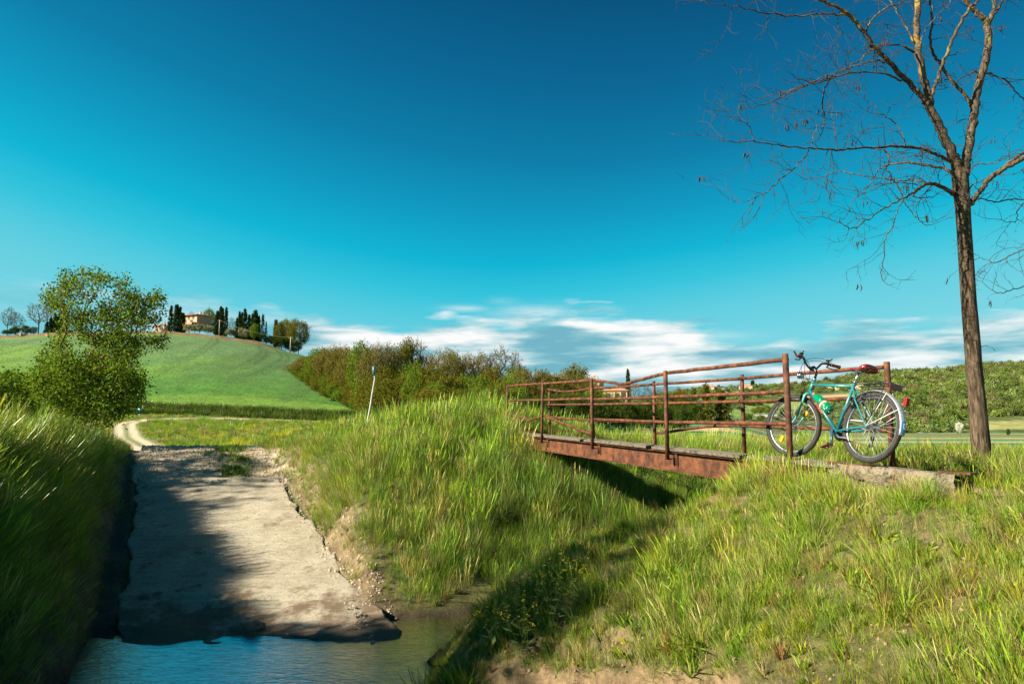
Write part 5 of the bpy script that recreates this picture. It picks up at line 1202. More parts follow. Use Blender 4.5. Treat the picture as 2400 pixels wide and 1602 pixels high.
def build_grass():
    # --- centre mound (far bank)
    def dm(X, Y):
        d, s = ds(X, Y); e = X-xr(Y); bald = ss(.50, .62, fbm(X*1.3, Y*1.3, 101, 3))*ss(2.6, .8, d+.0*e)
        edge = ss(-.02, .30, e+.50*(fbm(X*2, Y*2, 102, 2)-.5)); low = ss(.95, 1.5, d)
        return 200*edge*low*(1-.8*bald)*(Y < 22)*view(X, Y)*(X < 9)*np.where(X > -.3625*Y+5.5, .55, 1)
    X, Y = samp(-14, 9, 8.5, 22, 200, dm)
    d, s = ds(X, Y); n = len(X); zn = fbm(X*.7, Y*.7, 103, 3); lush = ss(-1.5, .5, X)*ss(15.5, 13.5, Y)
    e = X-xr(Y); rd = ss(.42, .6, zn)
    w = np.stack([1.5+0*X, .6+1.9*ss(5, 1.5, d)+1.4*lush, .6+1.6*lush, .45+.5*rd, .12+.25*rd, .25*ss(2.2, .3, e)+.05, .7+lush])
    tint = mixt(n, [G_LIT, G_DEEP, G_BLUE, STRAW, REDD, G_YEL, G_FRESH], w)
    u = rg.uniform(size=n); idx = np.where(u < .30, 0, np.where(u < .48, 1, np.where(u < .66, 2, np.where(u < .84, 3, np.where(u < .94, 10, 7)))))
    idx = np.where((lush > .5) & (rg.uniform(size=n) < .5), 10, idx)
    sc = rg.uniform(.65, 1.05, n)*(.50+.62*ss(.1, 2.6, e))*(1-.25*ss(2.4, 1, d))
    behind = X > bx_(Y)-.1
    sc = np.where(behind, sc*.72, sc)
    under = (X > fx_(Y)-.1) & (X < bx_(Y)+.1) & (Y < 15.8)
    k = ~(under & (d > 4.3))
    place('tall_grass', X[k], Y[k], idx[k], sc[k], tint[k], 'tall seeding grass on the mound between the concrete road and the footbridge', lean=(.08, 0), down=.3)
    # --- left bank
    def dl(X, Y):
        e2 = xl(Y)-X
        return 150*ss(.30, .62, e2+.5*(fbm(X*2, Y*2, 110, 2)-.5))*(e2 < 6.5)*view(X, Y, 2.0)*(Y < 23)
    X, Y = samp(-22, -4, 4.8, 23, 150, dl); n = len(X); e2 = xl(Y)-X; zn = fbm(X*.8, Y*.8, 113, 3)
    w = np.stack([1.6+0*X, .7+0*X, .7+0*X, .3+ss(.4, .6, zn)*.4, .1+0*X, .45*ss(.45, .6, zn)+.05, .6+0*X])
    tint = mixt(n, [G_LIT, G_DEEP, G_BLUE, STRAW, REDD, G_YEL, G_FRESH], w)
    u = rg.uniform(size=n); idx = np.where(u < .22, 0, np.where(u < .4, 1, np.where(u < .6, 2, np.where(u < .74, 3, np.where(u < .93, 10, 7)))))
    place('bank_grass', X, Y, idx, rg.uniform(.7, 1.05, n)*(.45+.55*ss(.3, 1.5, e2)), tint, 'long shaded grass hanging over the steep bank left of the concrete road', lean=(.08, 0), down=.35)
    # --- near bank under the bicycle
    def dn_(X, Y):
        d, s = ds(X, Y); bare = ss(.55, .66, fbm(X*1.1+3, Y*1.1, 120, 4)); sj = s+.55*(fbm(X*1.4, Y*1.4, 21, 3)-.5)+.25*(fbm(X*5, Y*5, 22, 2)-.5)
        thr = -3.46+.53*(-d-4.06); thr = thr+.12; sc_ = ss(thr-.20, thr-.10, sj)*(1-ss(thr+.03, thr+.10, sj))*ss(-3.3, -3.8, d)*ss(-6.3, -5.7, d); path = np.exp(-((Y-5.35+.28*(X-3.4))/.22)**2)*ss(3.3, 3.8, X)
        slab = (X > fx_(Y)-.06) & (X < bx_(Y)+.1) & (Y > 5.6)
        return 470*(1-.75*bare)*(1-.55*sc_)*(1-.8*path)*ss(-.75, -1.25, d)*view(X, Y, .8)*(~slab)*(s > -5.6)
    X, Y = samp(-1.6, 6.5, 2.6, 9.6, 470, dn_); n = len(X); d, s = ds(X, Y); zn = fbm(X*1.1, Y*1.1, 121, 3); z2 = fbm(X*2.3, Y*2.3, 122, 3)
    gul = ss(-3.3, -2.9, -d-3.2+0*s)*0
    low = ss(-3.1, -3.9, s)
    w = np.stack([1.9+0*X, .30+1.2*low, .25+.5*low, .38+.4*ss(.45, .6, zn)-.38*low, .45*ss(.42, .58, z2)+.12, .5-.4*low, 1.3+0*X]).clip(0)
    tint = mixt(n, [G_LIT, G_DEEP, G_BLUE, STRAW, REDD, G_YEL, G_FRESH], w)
    u = rg.uniform(size=n); th = ss(.46, .58, zn)
    idx = np.where(u < .27, 4, np.where(u < .47, 5, np.where(u < .66, 0, np.where(u < .75, 1, np.where(u < .86, 2, np.where(u < .93, 7, 6))))))
    sc = rg.uniform(.40, .80, n)*(.75+.4*th); sc = np.where(idx <= 3, sc*.70, sc*1.0)
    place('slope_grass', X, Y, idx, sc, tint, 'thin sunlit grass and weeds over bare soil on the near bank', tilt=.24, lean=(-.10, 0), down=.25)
    # --- lush level strip behind the bridge and round the bare tree
    def db(X, Y):
        d, s = ds(X, Y); slab = (X > fx_(Y)-.2) & (X < bx_(Y)+.25)
        return 75*(np.hypot(X-P(2312, 1118, 7.3).x, Y-7.3) > .30)*(X > bx_(Y)+.1)*(Y > 5.5)*(~slab)*view(X, Y, 1.5)*np.where(d > .9, 1, np.where(d < -.8, 1, .1))
    X, Y = samp(2, 20, 5.5, 24, 75, db); n = len(X)
    w = np.stack([1.2+0*X, .5+0*X, .3+0*X, .15+0*X, .03+0*X, .35+0*X, 1.6+0*X]); tint = mixt(n, [G_LIT, G_DEEP, G_BLUE, STRAW, REDD, G_YEL, G_FRESH], w)
    u = rg.uniform(size=n); idx = np.where(u < .3, 0, np.where(u < .55, 1, np.where(u < .7, 7, np.where(u < .85, 4, 6)))); 
    place('meadow_grass', X, Y, idx, rg.uniform(.42, .72, n), tint, 'lush bright grass on the level ground behind the bicycle', lean=(.05, 0))
    # --- meadow beyond the crest and the valley margin
    def df(X, Y):
        a = X/Y; td, _ = trk_dist(X, Y); crest = (Y < 24)*(X > xl(Y)-.3)*(X < xr(Y)+1)
        return np.minimum(5, 5*(60/Y)**1.5)*(td > 1.75)*(Y > 50)*(~(crest > 0))*view(X, Y)*np.where(a > .05, ss(60, 40, Y)*.8, 1)*ss(.35, .55, fbm(X*.45, Y*.18, 130, 3)+.15)
    X, Y = samp(-95, 60, 22, 117, 5, df); n = len(X); fy = fbm(X*.25, Y*.10, 131, 3); yel = ss(.56, .62, fbm(X*.35+5, Y*.13, 132, 3))*ss(-.46, -.40, X/Y)*(Y < 98)
    w = np.stack([1.0+0*X, .5+0*X, .3+0*X, .8*ss(.42, .6, fy), .35*ss(.5, .62, fy), .05+5*yel, .8+0*X]); tint = mixt(n, [G_LIT, G_DEEP, G_BLUE, STRAW, REDD, np.array((.55, .48, .02)), G_FRESH], w)
    idx = np.where(rg.uniform(size=n) < .3, 8, 9)
    place('meadow_plants', X, Y, np.where(rg.uniform(size=n) < .12, 8, 9), rg.uniform(.45, .95, n)*(1+.25*yel)*(1+Y/120), tint, 'low patchy plants with yellow flowering clumps in the meadow beyond the road')
    # --- ditch bank at the foot of the hill
    n = 5200; X = rg.uniform(-105, -12, n); Y = rg.uniform(117.0, 120.6, n); k = (X/Y > -.80) & (X/Y < -.10); X, Y = X[k], Y[k]; n = len(X)
    tint = mixt(n, [G_DEEP*.75, G_LIT*.7, np.array((.09, .10, .03))], [1.2, .5, .8])
    place('ditch_grass', X, Y, np.full(n, 8), rg.uniform(1.2, 2.3, n), tint, 'dark rough grass on the ditch bank at the foot of the green hill', wide=1.4)
    # --- green tuft strip down the middle of the stony crest
    X = rg.normal(0, .30, 260); Y = rg.uniform(16.4, 19.8, 260); X = X+(-7.2-.515*(Y-17.2))+.35; n = len(X)
    place('crown_grass', X, Y, rg.choice([4, 5, 6], n), rg.uniform(.5, 1.0, n), mixt(n, [G_LIT, G_DEEP, G_FRESH], [1, 1, 1]), 'small green tuft growing down the middle of the stony track')
    # taller verge hiding the foot of the girder and the abutment
    n = 620; Y = rg.uniform(5.5, 9.6, n); X = fx_(Y)-.06-np.abs(rg.normal(0, .16, n)); n = len(X)
    X = np.where(Y < 5.8, X+rg.uniform(0, .6, n), X)
    k = rg.uniform(size=n) < np.interp(Y, [5.5, 5.75, 5.8, 6.3, 6.9, 7.3, 8.6, 9.6], [1, 1, .45, .5, .8, 1, 1, .3]); X, Y = X[k], Y[k]; n = len(X)
    u = rg.uniform(size=n); place('verge_grass', X, Y, np.where(u < .4, 0, np.where(u < .6, 1, np.where(u < .8, 2, 3))), rg.uniform(.42, .68, n)*np.interp(Y, [5.5, 6.8, 7.4, 9.6], [.75, .8, 1.05, 1.1]), mixt(n, [G_LIT, G_FRESH, STRAW, G_YEL, REDD], [1.6, .8, .6, .6, .2]), 'taller grass fringe in front of the rusty girder and slab', lean=(-.05, 0))
    # --- stones
    sm = mat('field_stone', (.52, .44, .33), (.35, .28, .20), 30, .95); rs = []
    for k in range(5):
        mb = MB(); mb.sphere((0, 0, 0), .5, 7, 5, (1, .8, .55)); r = random.Random(k)
        mb.v = [tuple(c*(1+r.uniform(-.22, .22)) for c in v) for v in mb.v]
        me = bpy.data.meshes.new('stone'); me.from_pydata(mb.v, [], mb.f); me.materials.append(sm); rs.append(me)
    ST = proto(rs, 'stones')
    n = 5200; Y = rg.uniform(15.9, 21.5, n); X = xl(Y)+(xr(Y)+.6-xl(Y))*rg.uniform(-.02, 1.0, n)
    n2 = 1500; Y2 = rg.uniform(9.0, 16, n2); X2 = np.where(rg.uniform(size=n2) < 1.1, xr(Y2)+rg.uniform(-.25, .5, n2), xl(Y2)-rg.uniform(-.15, .6, n2)); 
    n3 = 500; Y3 = rg.uniform(9.3, 16, n3); X3 = xl(Y3)+(xr(Y3)-xl(Y3))*rg.uniform(0, 1, n3)
    X = np.concatenate([X, X2, X3]); Y = np.concatenate([Y, Y2, Y3]); n = len(X); onsl = (X > xl(Y)+.05) & (X < xr(Y)-.05) & (Y < 16.2)
    Z = T(X, Y)+np.where(onsl, .05, .005); s = .018+.045*rg.uniform(size=n)**4; s[:5200] *= 1.25; s[-500:] *= .6
    scatter('gravel', ST, np.stack([X, Y, Z], -1), rg.uniform(0, 6.28, (n, 3)), np.repeat(s[:, None], 3, 1), np.ones((n, 4)), rg.integers(0, 5, n), 'loose pale stones strewn over the crest and the road edges')
    # crumbs of soil on the near bank
    X, Y = samp(-1.2, 6.2, 2.8, 8.8, 120, lambda x, y: 120*view(x, y, .5)*(ds(x, y)[0] < -1)); n = len(X); s = .010+.035*rg.uniform(size=n)**4
    dm2 = mat('soil_crumb', (.34, .25, .15), (.20, .14, .08), 30, .98); 
    cr = []
    for me in rs: m_ = me.copy(); m_.materials.clear(); m_.materials.append(dm2); cr.append(m_)
    CR = proto(cr, 'crumbs')
    scatter('soil_crumbs', CR, np.stack([X, Y, T(X, Y)], -1), rg.uniform(0, 6.28, (n, 3)), np.repeat(s[:, None], 3, 1), np.ones((n, 4)), rg.integers(0, 5, n), 'crumbs of dry earth between the grass of the near bank')
build_grass()
# ================================================================ trees grown towards scattered crown points
def leaf_quads(C, n, sig, size, r, flat=.3, asp=.6):
    """n diamond leaves round each centre"""
    K = len(C)*n; c = np.repeat(C, n, 0)+r.normal(0, 1, (K, 3))*sig
    u = r.normal(0, 1, (K, 3)); u /= np.linalg.norm(u, axis=1)[:, None]
    w = r.normal(0, 1, (K, 3)); w -= (w*u).sum(1)[:, None]*u; w /= np.linalg.norm(w, axis=1)[:, None]
    s = size*r.uniform(.6, 1.25, K)[:, None]
    V = np.stack([c-u*s, c-w*s*asp, c+u*s, c+w*s*asp], 1).reshape(-1, 3); Q = np.arange(K*4).reshape(-1, 4)
    return V, Q, K
def leafmesh(name, V, Q, K, mat_, r):
    me = npmesh(name, V, Q, mat_); a = me.attributes.new('bv', 'FLOAT', 'POINT'); a.data.foreach_set('value', np.repeat(r.uniform(0, .9, K), 4).astype(np.float32)); return me
def grow(pts, stem, step=.25, r0=.01, pw=2.2, pen=.30, jit=.02, rmax=None, r=None):
    """pts: crown points; stem: trunk polyline. returns list of (points, radii)"""
    pos = [np.array(p, float) for p in stem]; par = [-1]+list(range(len(stem)-1)); pl = [0.]
    for i in range(1, len(stem)): pl.append(pl[-1]+np.linalg.norm(pos[i]-pos[i-1]))
    chains = [list(range(len(stem)))]
    order = np.argsort(np.linalg.norm(pts-pos[len(stem)//2], axis=1))
    lo = max(1, int(len(stem)*.35))
    for ti in order:
        t = pts[ti]; A = np.array(pos); d = np.linalg.norm(A-t, axis=1)
        cost = d+pen*np.array(pl)+np.maximum(A[:, 2]-t[2], 0)*.9; cost[:lo] += 9e9
        k = int(np.argmin(cost)); dd = d[k]; m = max(1, int(dd/step)); p0 = pos[k]
        dr = p0-pos[par[k]] if par[k] >= 0 else np.array((0, 0, 1.)); dr = dr/(np.linalg.norm(dr)+1e-9)
        ctrl = p0+dr*dd*.35+np.array((0, 0, .0)); ch = [k]; last = k
        for i in range(1, m+1):
            s = i/m; q = (1-s)**2*p0+2*s*(1-s)*ctrl+s*s*t
            if i < m: q = q+r.normal(0, jit, 3)
            pos.append(q); par.append(last); pl.append(pl[last]+np.linalg.norm(q-pos[last])); last = len(pos)-1; ch.append(last)
        chains.append(ch)
    n = len(pos); acc = np.zeros(n)
    leafs = set(range(n))-set(par)
    for i in leafs: acc[i] = r0**pw
    for i in range(n-1, 0, -1):
        if acc[i] == 0: acc[i] = r0**pw
        acc[par[i]] += acc[i]*(1 if True else 0)
    # children always have larger index than their parent, so the sweep above is complete
    rad = acc**(1/pw)
    if rmax: rad = np.minimum(rad, rmax)
    out = []
    for ch in chains:
        P3 = [pos[i] for i in ch]; rr = [rad[i] for i in ch]
        if ch is not chains[0]: rr[0] = min(rr[0], rr[1]*1.15)
        out.append((P3, rr))
    return out
def tree_meshes(name, seed, H, Wd, base_h, n_pts, leaf_n, leaf_size, sig, lmat, wmat, shape='round', twigs=0, r0=.012, trunk=None, segs=5, rmax=None, asp=.6):
    """mesh pair (wood, crown) for a tree of height H, crown width Wd, standing at the origin"""
    r = np.random.default_rng(seed); P_ = []
    lob = r.normal(0, 1, (7, 3)); lob[:, 2] = np.abs(lob[:, 2])*.8; lob /= np.linalg.norm(lob, axis=1)[:, None]; amp = r.uniform(.05, .38, 7)
    while len(P_) < n_pts:
        p = r.uniform(-1, 1, 3)
        q = np.linalg.norm(p)
        if q > 1 or q < 1e-3: continue
        lim = .78+sum(a*max(0, (p/q)@l)**6 for a, l in zip(amp, lob))
        if shape == 'round' and q > lim: continue
        if shape == 'round' and q < .62*lim and r.uniform() < .78: continue
        z = base_h+(H-base_h)*(p[2]+1)/2; x = p[0]; y = p[1]
        if shape == 'cypress':
            t = (z-base_h)/(H-base_h); prof = (min(1, t/.12)**.5)*(1-t)**.55*1.15; rr = math.hypot(x, y)
            if rr > 1: continue
            x, y = x*prof, y*prof
            z = base_h+(H-base_h)*r.uniform(0, 1)**1.0; t = (z-base_h)/(H-base_h); prof = (min(1, t/.12)**.5)*(1-t)**.55*1.15; a = r.uniform(0, 6.28); q2 = math.sqrt(r.uniform(.2, 1))*prof; x, y = math.cos(a)*q2, math.sin(a)*q2
        if shape == 'conifer':
            z = base_h+(H-base_h)*r.uniform(0, 1)**1.3; t = (z-base_h)/(H-base_h); prof = (1-t)**.8*(.75+.35*math.sin(t*38)); a = r.uniform(0, 6.28); q2 = math.sqrt(r.uniform(.1, 1))*prof; x, y = math.cos(a)*q2, math.sin(a)*q2
        P_.append((x*Wd/2, y*Wd/2, z))
    pts = np.array(P_)
    th = base_h+(H-base_h)*(.35 if shape == 'round' else .92)
    stem = [(r.normal(0, .02)*H*.3*(i/8), r.normal(0, .02)*H*.3*(i/8), -.3+(th+.3)*i/8) for i in range(9)]
    ch = grow(pts, stem, step=H/22, r0=r0, r=r, jit=H*.004, pen=.25, rmax=rmax)
    mb = MB()
    for k, (P3, rr) in enumerate(ch): mb.tube(P3, rr, 7 if k == 0 else segs, False)
    if twigs:
        tips = [(np.array(P3[-1]), np.array(P3[-1])-np.array(P3[-2])) for P3, rr in ch[1:]]
        for p, d in tips:
            d = d/(np.linalg.norm(d)+1e-9)
            for _ in range(twigs):
                e = p+(d*.9+r.normal(0, .75, 3)+np.array((0, 0, .25)))*H*.032; m = (p+e)/2+r.normal(0, H*.003, 3)
                mb.tube([p, m, e], [r0*.8, r0*.6, r0*.4], 3, False)
    wood = bpy.data.meshes.new(name+'_wood'); wood.from_pydata(mb.v, [], mb.f); wood.materials.append(wmat); wood.update()
    V, Q, K = leaf_quads(pts, leaf_n, sig, leaf_size, r, asp=asp)
    crown = leafmesh(name+'_crown', V, Q, K, lmat, r)
    return wood, crown
LB = dict(trans=.25, attr=False, gloss=.0, vary=.5)
M_OLB = leafmat('budding_leaves', base=(.15, .125, .018), **LB); M_OLG = leafmat('olive_green_leaves', base=(.125, .125, .016), **LB); M_GRN = leafmat('fresh_green_leaves', base=(.12, .18, .018), **LB)
M_CYP = leafmat('cypress_foliage', base=(.028, .052, .014), **LB); M_SIL = leafmat('silver_olive_foliage', base=(.24, .25, .15), **LB); M_DRK = leafmat('dark_hedge_foliage', base=(.045, .075, .014), **LB)
M_PNK = leafmat('bud_brown', base=(.165, .135, .028), **LB); M_CON = leafmat('ivy_conifer_foliage', base=(.11, .12, .022), **LB); M_WHT = leafmat('white_blossom', base=(.62, .62, .55), **LB)
M_BK = mat('far_bark', (.09, .072, .028), (.16, .13, .055), 3, .9); M_BKD = mat('dark_bark', (.055, .042, .022), (.11, .088, .045), 3, .9)
VAR = {}
def var(kind):
    if kind in VAR: return VAR[kind]
    k, s = kind; n = '%s_%d' % kind
    if k == 'bud': m = tree_meshes(n, 100+s, 10, 8.5, 2.2, 260, 24, .105, .30, [M_OLB, M_PNK][s % 2], M_BK, twigs=3, r0=.022)
    elif k == 'bush': m = tree_meshes(n, 200+s, 6, 6.5, .3, 210, 46, .105, .30, [M_OLG, M_OLB, M_GRN, M_OLG][s % 4], M_BK, twigs=1, r0=.016)
    elif k == 'green': m = tree_meshes(n, 300+s, 9, 8, 1.6, 230, 40, .13, .36, [M_GRN, M_OLG][s % 2], M_BK, twigs=1, r0=.018)
    elif k == 'bare': m = tree_meshes(n, 400+s, 10, 9.5, 2.6, 260, 2, .09, .3, M_PNK, M_BKD, twigs=5, r0=.030)
    elif k == 'cyp': m = tree_meshes(n, 500+s, 10, 2.3, .3, 170, 26, .20, .22, M_CYP, M_BKD, 'cypress', r0=.012, segs=3, rmax=.16)
    elif k == 'oliv': m = tree_meshes(n, 600+s, 3.2, 4.0, .7, 90, 30, .13, .26, M_SIL, M_BK, r0=.016)
    elif k == 'dark': m = tree_meshes(n, 700+s, 3.5, 5, .1, 130, 46, .11, .28, M_DRK, M_BKD, r0=.016)
    elif k == 'con': m = tree_meshes(n, 800+s, 7, 3.4, .2, 190, 24, .16, .24, M_CON, M_BKD, 'conifer', r0=.012, segs=3, rmax=.16)
    elif k == 'spr': m = tree_meshes(n, 850+s, 9, 3.6, .8, 150, 18, .16, .22, M_CYP, M_BKD, 'conifer', r0=.012, segs=3, rmax=.16)
    elif k == 'ivy': m = tree_meshes(n, 900+s, 10, 8, 2.6, 300, 1, .09, .3, M_PNK, M_BKD, twigs=5, r0=.030)
    elif k == 'bloss': m = tree_meshes(n, 950+s, 5, 4, .6, 110, 26, .18, .3, M_WHT, M_BK, r0=.016)
    VAR[kind] = m; return m
DIM = {'bud': (10, 8.5), 'bush': (6, 6.5), 'green': (9, 8), 'bare': (10, 9.5), 'cyp': (10, 2.3), 'oliv': (3.2, 4), 'dark': (3.5, 5), 'con': (7, 3.4), 'spr': (9, 3.6), 'ivy': (10, 8), 'bloss': (5, 4)}
NM = {'bud': 'budding_tree', 'bush': 'shrub', 'green': 'leafy_tree', 'bare': 'leafless_tree', 'cyp': 'cypress', 'oliv': 'olive_tree', 'dark': 'shrub', 'con': 'conifer', 'spr': 'conifer', 'ivy': 'leafless_tree', 'bloss': 'blossoming_tree'}
CT = {'bud': 'tree', 'bush': 'shrub', 'green': 'tree', 'bare': 'tree', 'cyp': 'cypress', 'oliv': 'olive tree', 'dark': 'shrub', 'con': 'conifer', 'spr': 'conifer', 'ivy': 'tree', 'bloss': 'tree'}
rt_ = random.Random(3)
def put_tree(kind, s, px, top, wpx=None, Y=None, basepy=None, label='', group=None, sink=0.0, wmul=1.0, zbase=None):
    """tree at pixel column px: top and width in pixels at its depth; foot on the ground at depth Y or at the pixel row basepy"""
    if Y is None:
        h = ground_hit(px, basepy, 15)
        if h is None: return None
        loc = h
    else: loc = lookY(px, Y)
    if zbase is not None: loc.z = zbase
    H = ray(px, top)[1]*loc.y-loc.z
    if H < .3: return None
    H0, W0 = DIM[kind]; sz = H/H0
    sw = (wpx/F*loc.y)/W0 if wpx else sz*wmul
    root = empty(NM[kind], loc, rt_.uniform(0, 6.28)); root.scale = (sw, sw, sz)
    wood, crown = var((kind, s))
    link('trunk', wood, root); link('crown' if CT[kind] not in ('shrub',) else 'foliage', crown, root)
    tag(root, label, CT[kind], group); return root

def build_wood():
    sky = [(700, 852), (722, 836), (748, 818), (768, 808), (795, 801), (822, 812), (850, 796), (872, 806), (893, 790), (918, 802), (942, 790), (975, 788), (1000, 820), (1036, 806), (1060, 830), (1092, 828), (1112, 816), (1140, 842), (1178, 808), (1215, 845), (1240, 852), (1268, 862), (1292, 866), (1312, 868), (1342, 851), (1372, 872)]
    DGX, DGY = [694, 722, 756, 792, 830, 860], [893, 910, 930, 949, 966, 978]
    ordn = ['first', 'second', 'third', 'fourth', 'fifth', 'sixth', 'seventh', 'eighth', 'ninth', 'tenth', 'eleventh', 'twelfth', 'thirteenth', 'fourteenth', 'fifteenth', 'sixteenth', 'seventeenth', 'eighteenth', 'nineteenth', 'twentieth', 'twenty-first', 'twenty-second', 'twenty-third', 'twenty-fourth', 'twenty-fifth', 'twenty-sixth']
    for i, (px, top) in enumerate(sky):
        Y = 118+rt_.uniform(-5, 6); bp_ = float(np.interp(px, DGX, DGY))-10 if px < 850 else None
        if bp_: Y = None
        if px > 1230: Y = 105
        if px == 1178:
            put_tree('ivy', 0, px, top, 110, Y, label='round leafless tree with ivy-clad trunk standing above the middle of the wood'); continue
        if px == 1342:
            put_tree('green', 1, px, top, 100, 120, label='sparse spreading tree at the end of the wood by the brick farmhouse'); continue
        kind = 'bud' if i % 4 != 2 else 'green'
        if px == 975: kind = 'bare'
        put_tree(kind, i % 4 if kind == 'bud' else i % 3, px, top, rt_.uniform(62, 92), Y, bp_, label={'bud': 'brownish budding', 'green': 'olive-green leafy', 'bare': 'nearly leafless'}[kind]+' tree on the skyline of the wood, '+ordn[i]+' from the green hill', group='trees on the skyline of the wood')
    lab2 = 'olive-brown bush crowded inside the wood below its skyline'
    for row, (y0, dpy, n, wd) in enumerate(((113, 50, 15, 88), (107, 72, 16, 84), (101, 96, 17, 78), (95, 120, 18, 72))):
        for k in range(n):
            px = 716+(1400-716)*(k+.5)/n+rt_.uniform(-9, 9)
            if px < 846+row*10: continue
            st = np.interp(px, [a for a, b in sky], [b for a, b in sky]); floor_ = 960
            top = st+dpy*(floor_-st)/165+rt_.uniform(-14, 14)
            put_tree('bush', rt_.randint(0, 3), px, top, wd*rt_.uniform(.85, 1.3), y0+rt_.uniform(-2, 2), label=lab2, group='bushes crowded inside the wood', sink=0)
    for k in range(26):
        px = 712+(850-712)*(k+.5)/26+rt_.uniform(-4, 4); dg = float(np.interp(px, DGX, DGY)); st = float(np.interp(px, [a for a, b in sky], [b for a, b in sky]))
        f_ = (k*7 % 26)/26; put_tree('bush', k % 4, px+8*f_, st+8+(dg-st-42)*f_, rt_.uniform(52, 74), None, dg-14*(1-f_), label=lab2 if False else 'olive-brown bush standing on the slope at the left end of the wood', group='bushes on the slope at the left end of the wood')
    # foot of the wood climbing the green hill
    edge = [(694, 893, 40), (706, 901, 44), (722, 910, 46), (738, 921, 44), (756, 930, 48), (774, 940, 46), (792, 949, 44), (811, 958, 42), (830, 966, 40), (848, 973, 38)]
    for i, (px, py, h) in enumerate(edge):
        put_tree('bush', [2, 0, 2, 1][i % 4], px+12, py-h, 52, None, py, label='bright green shrub on the wood edge against the green hill, '+ordn[i]+' from its upper end', group='shrubs on the edge of the wood')
        put_tree('bush', [1, 0, 3, 1][i % 4], px+26, max(py-h*1.9, 835), 62, None, py-4, label='taller olive-brown bush just inside the sloping edge of the wood', group='bushes just inside the sloping wood edge')
    # dark hedge under the far end of the wood
    for k in range(17):
        px = 1195+k*25+rt_.uniform(-6, 6); top = np.interp(px, [1190, 1300, 1400, 1500, 1600], [935, 925, 930, 942, 955])+rt_.uniform(-5, 5)
        put_tree('dark', k % 3, px, top, 52, 88+rt_.uniform(-3, 3), label='dark green shrub in the low hedge behind the bridge railing', group='dark shrubs of the hedge behind the bridge')
    for px, top, w_ in ((1380, 905, 42), (1410, 912, 44), (1440, 918, 40)): put_tree('bush', 2, px, top, w_, 100, label='bright bush half hiding the brick farmhouse', group='bushes in front of the brick farmhouse')
    for i, (px, top, w_) in enumerate(((1487, 892, 34), (1516, 903, 40), (1545, 905, 44))): put_tree('bare', i, px, top, w_, 160, label='pale leafless tree right of the farmhouse cypress, '+ordn[i]+' of three', group='leafless trees beside the farmhouse')
    for i, (px, top, w_) in enumerate(((1560, 915, 52), (1590, 908, 50), (1612, 930, 50), (1575, 935, 60))): put_tree('bush', i, px, top, w_, 150, label='soft grey-green bush between the hedge and the ivy-clad conifers', group='bushes beside the conifers')
    for i, (px, top, w_, y) in enumerate(((1628, 912, 30, 150), (1657, 903, 38, 148), (1694, 915, 44, 145))):
        put_tree('con', i, px, top, w_*1.25, None, 990, label='bulky dark conifer seen through the bridge railing, '+['left', 'middle and tallest', 'right'][i]+' of three')
    put_tree('cyp', 1, 1473, 868, 14, 172, label='lone dark cypress beside the brick farmhouse')
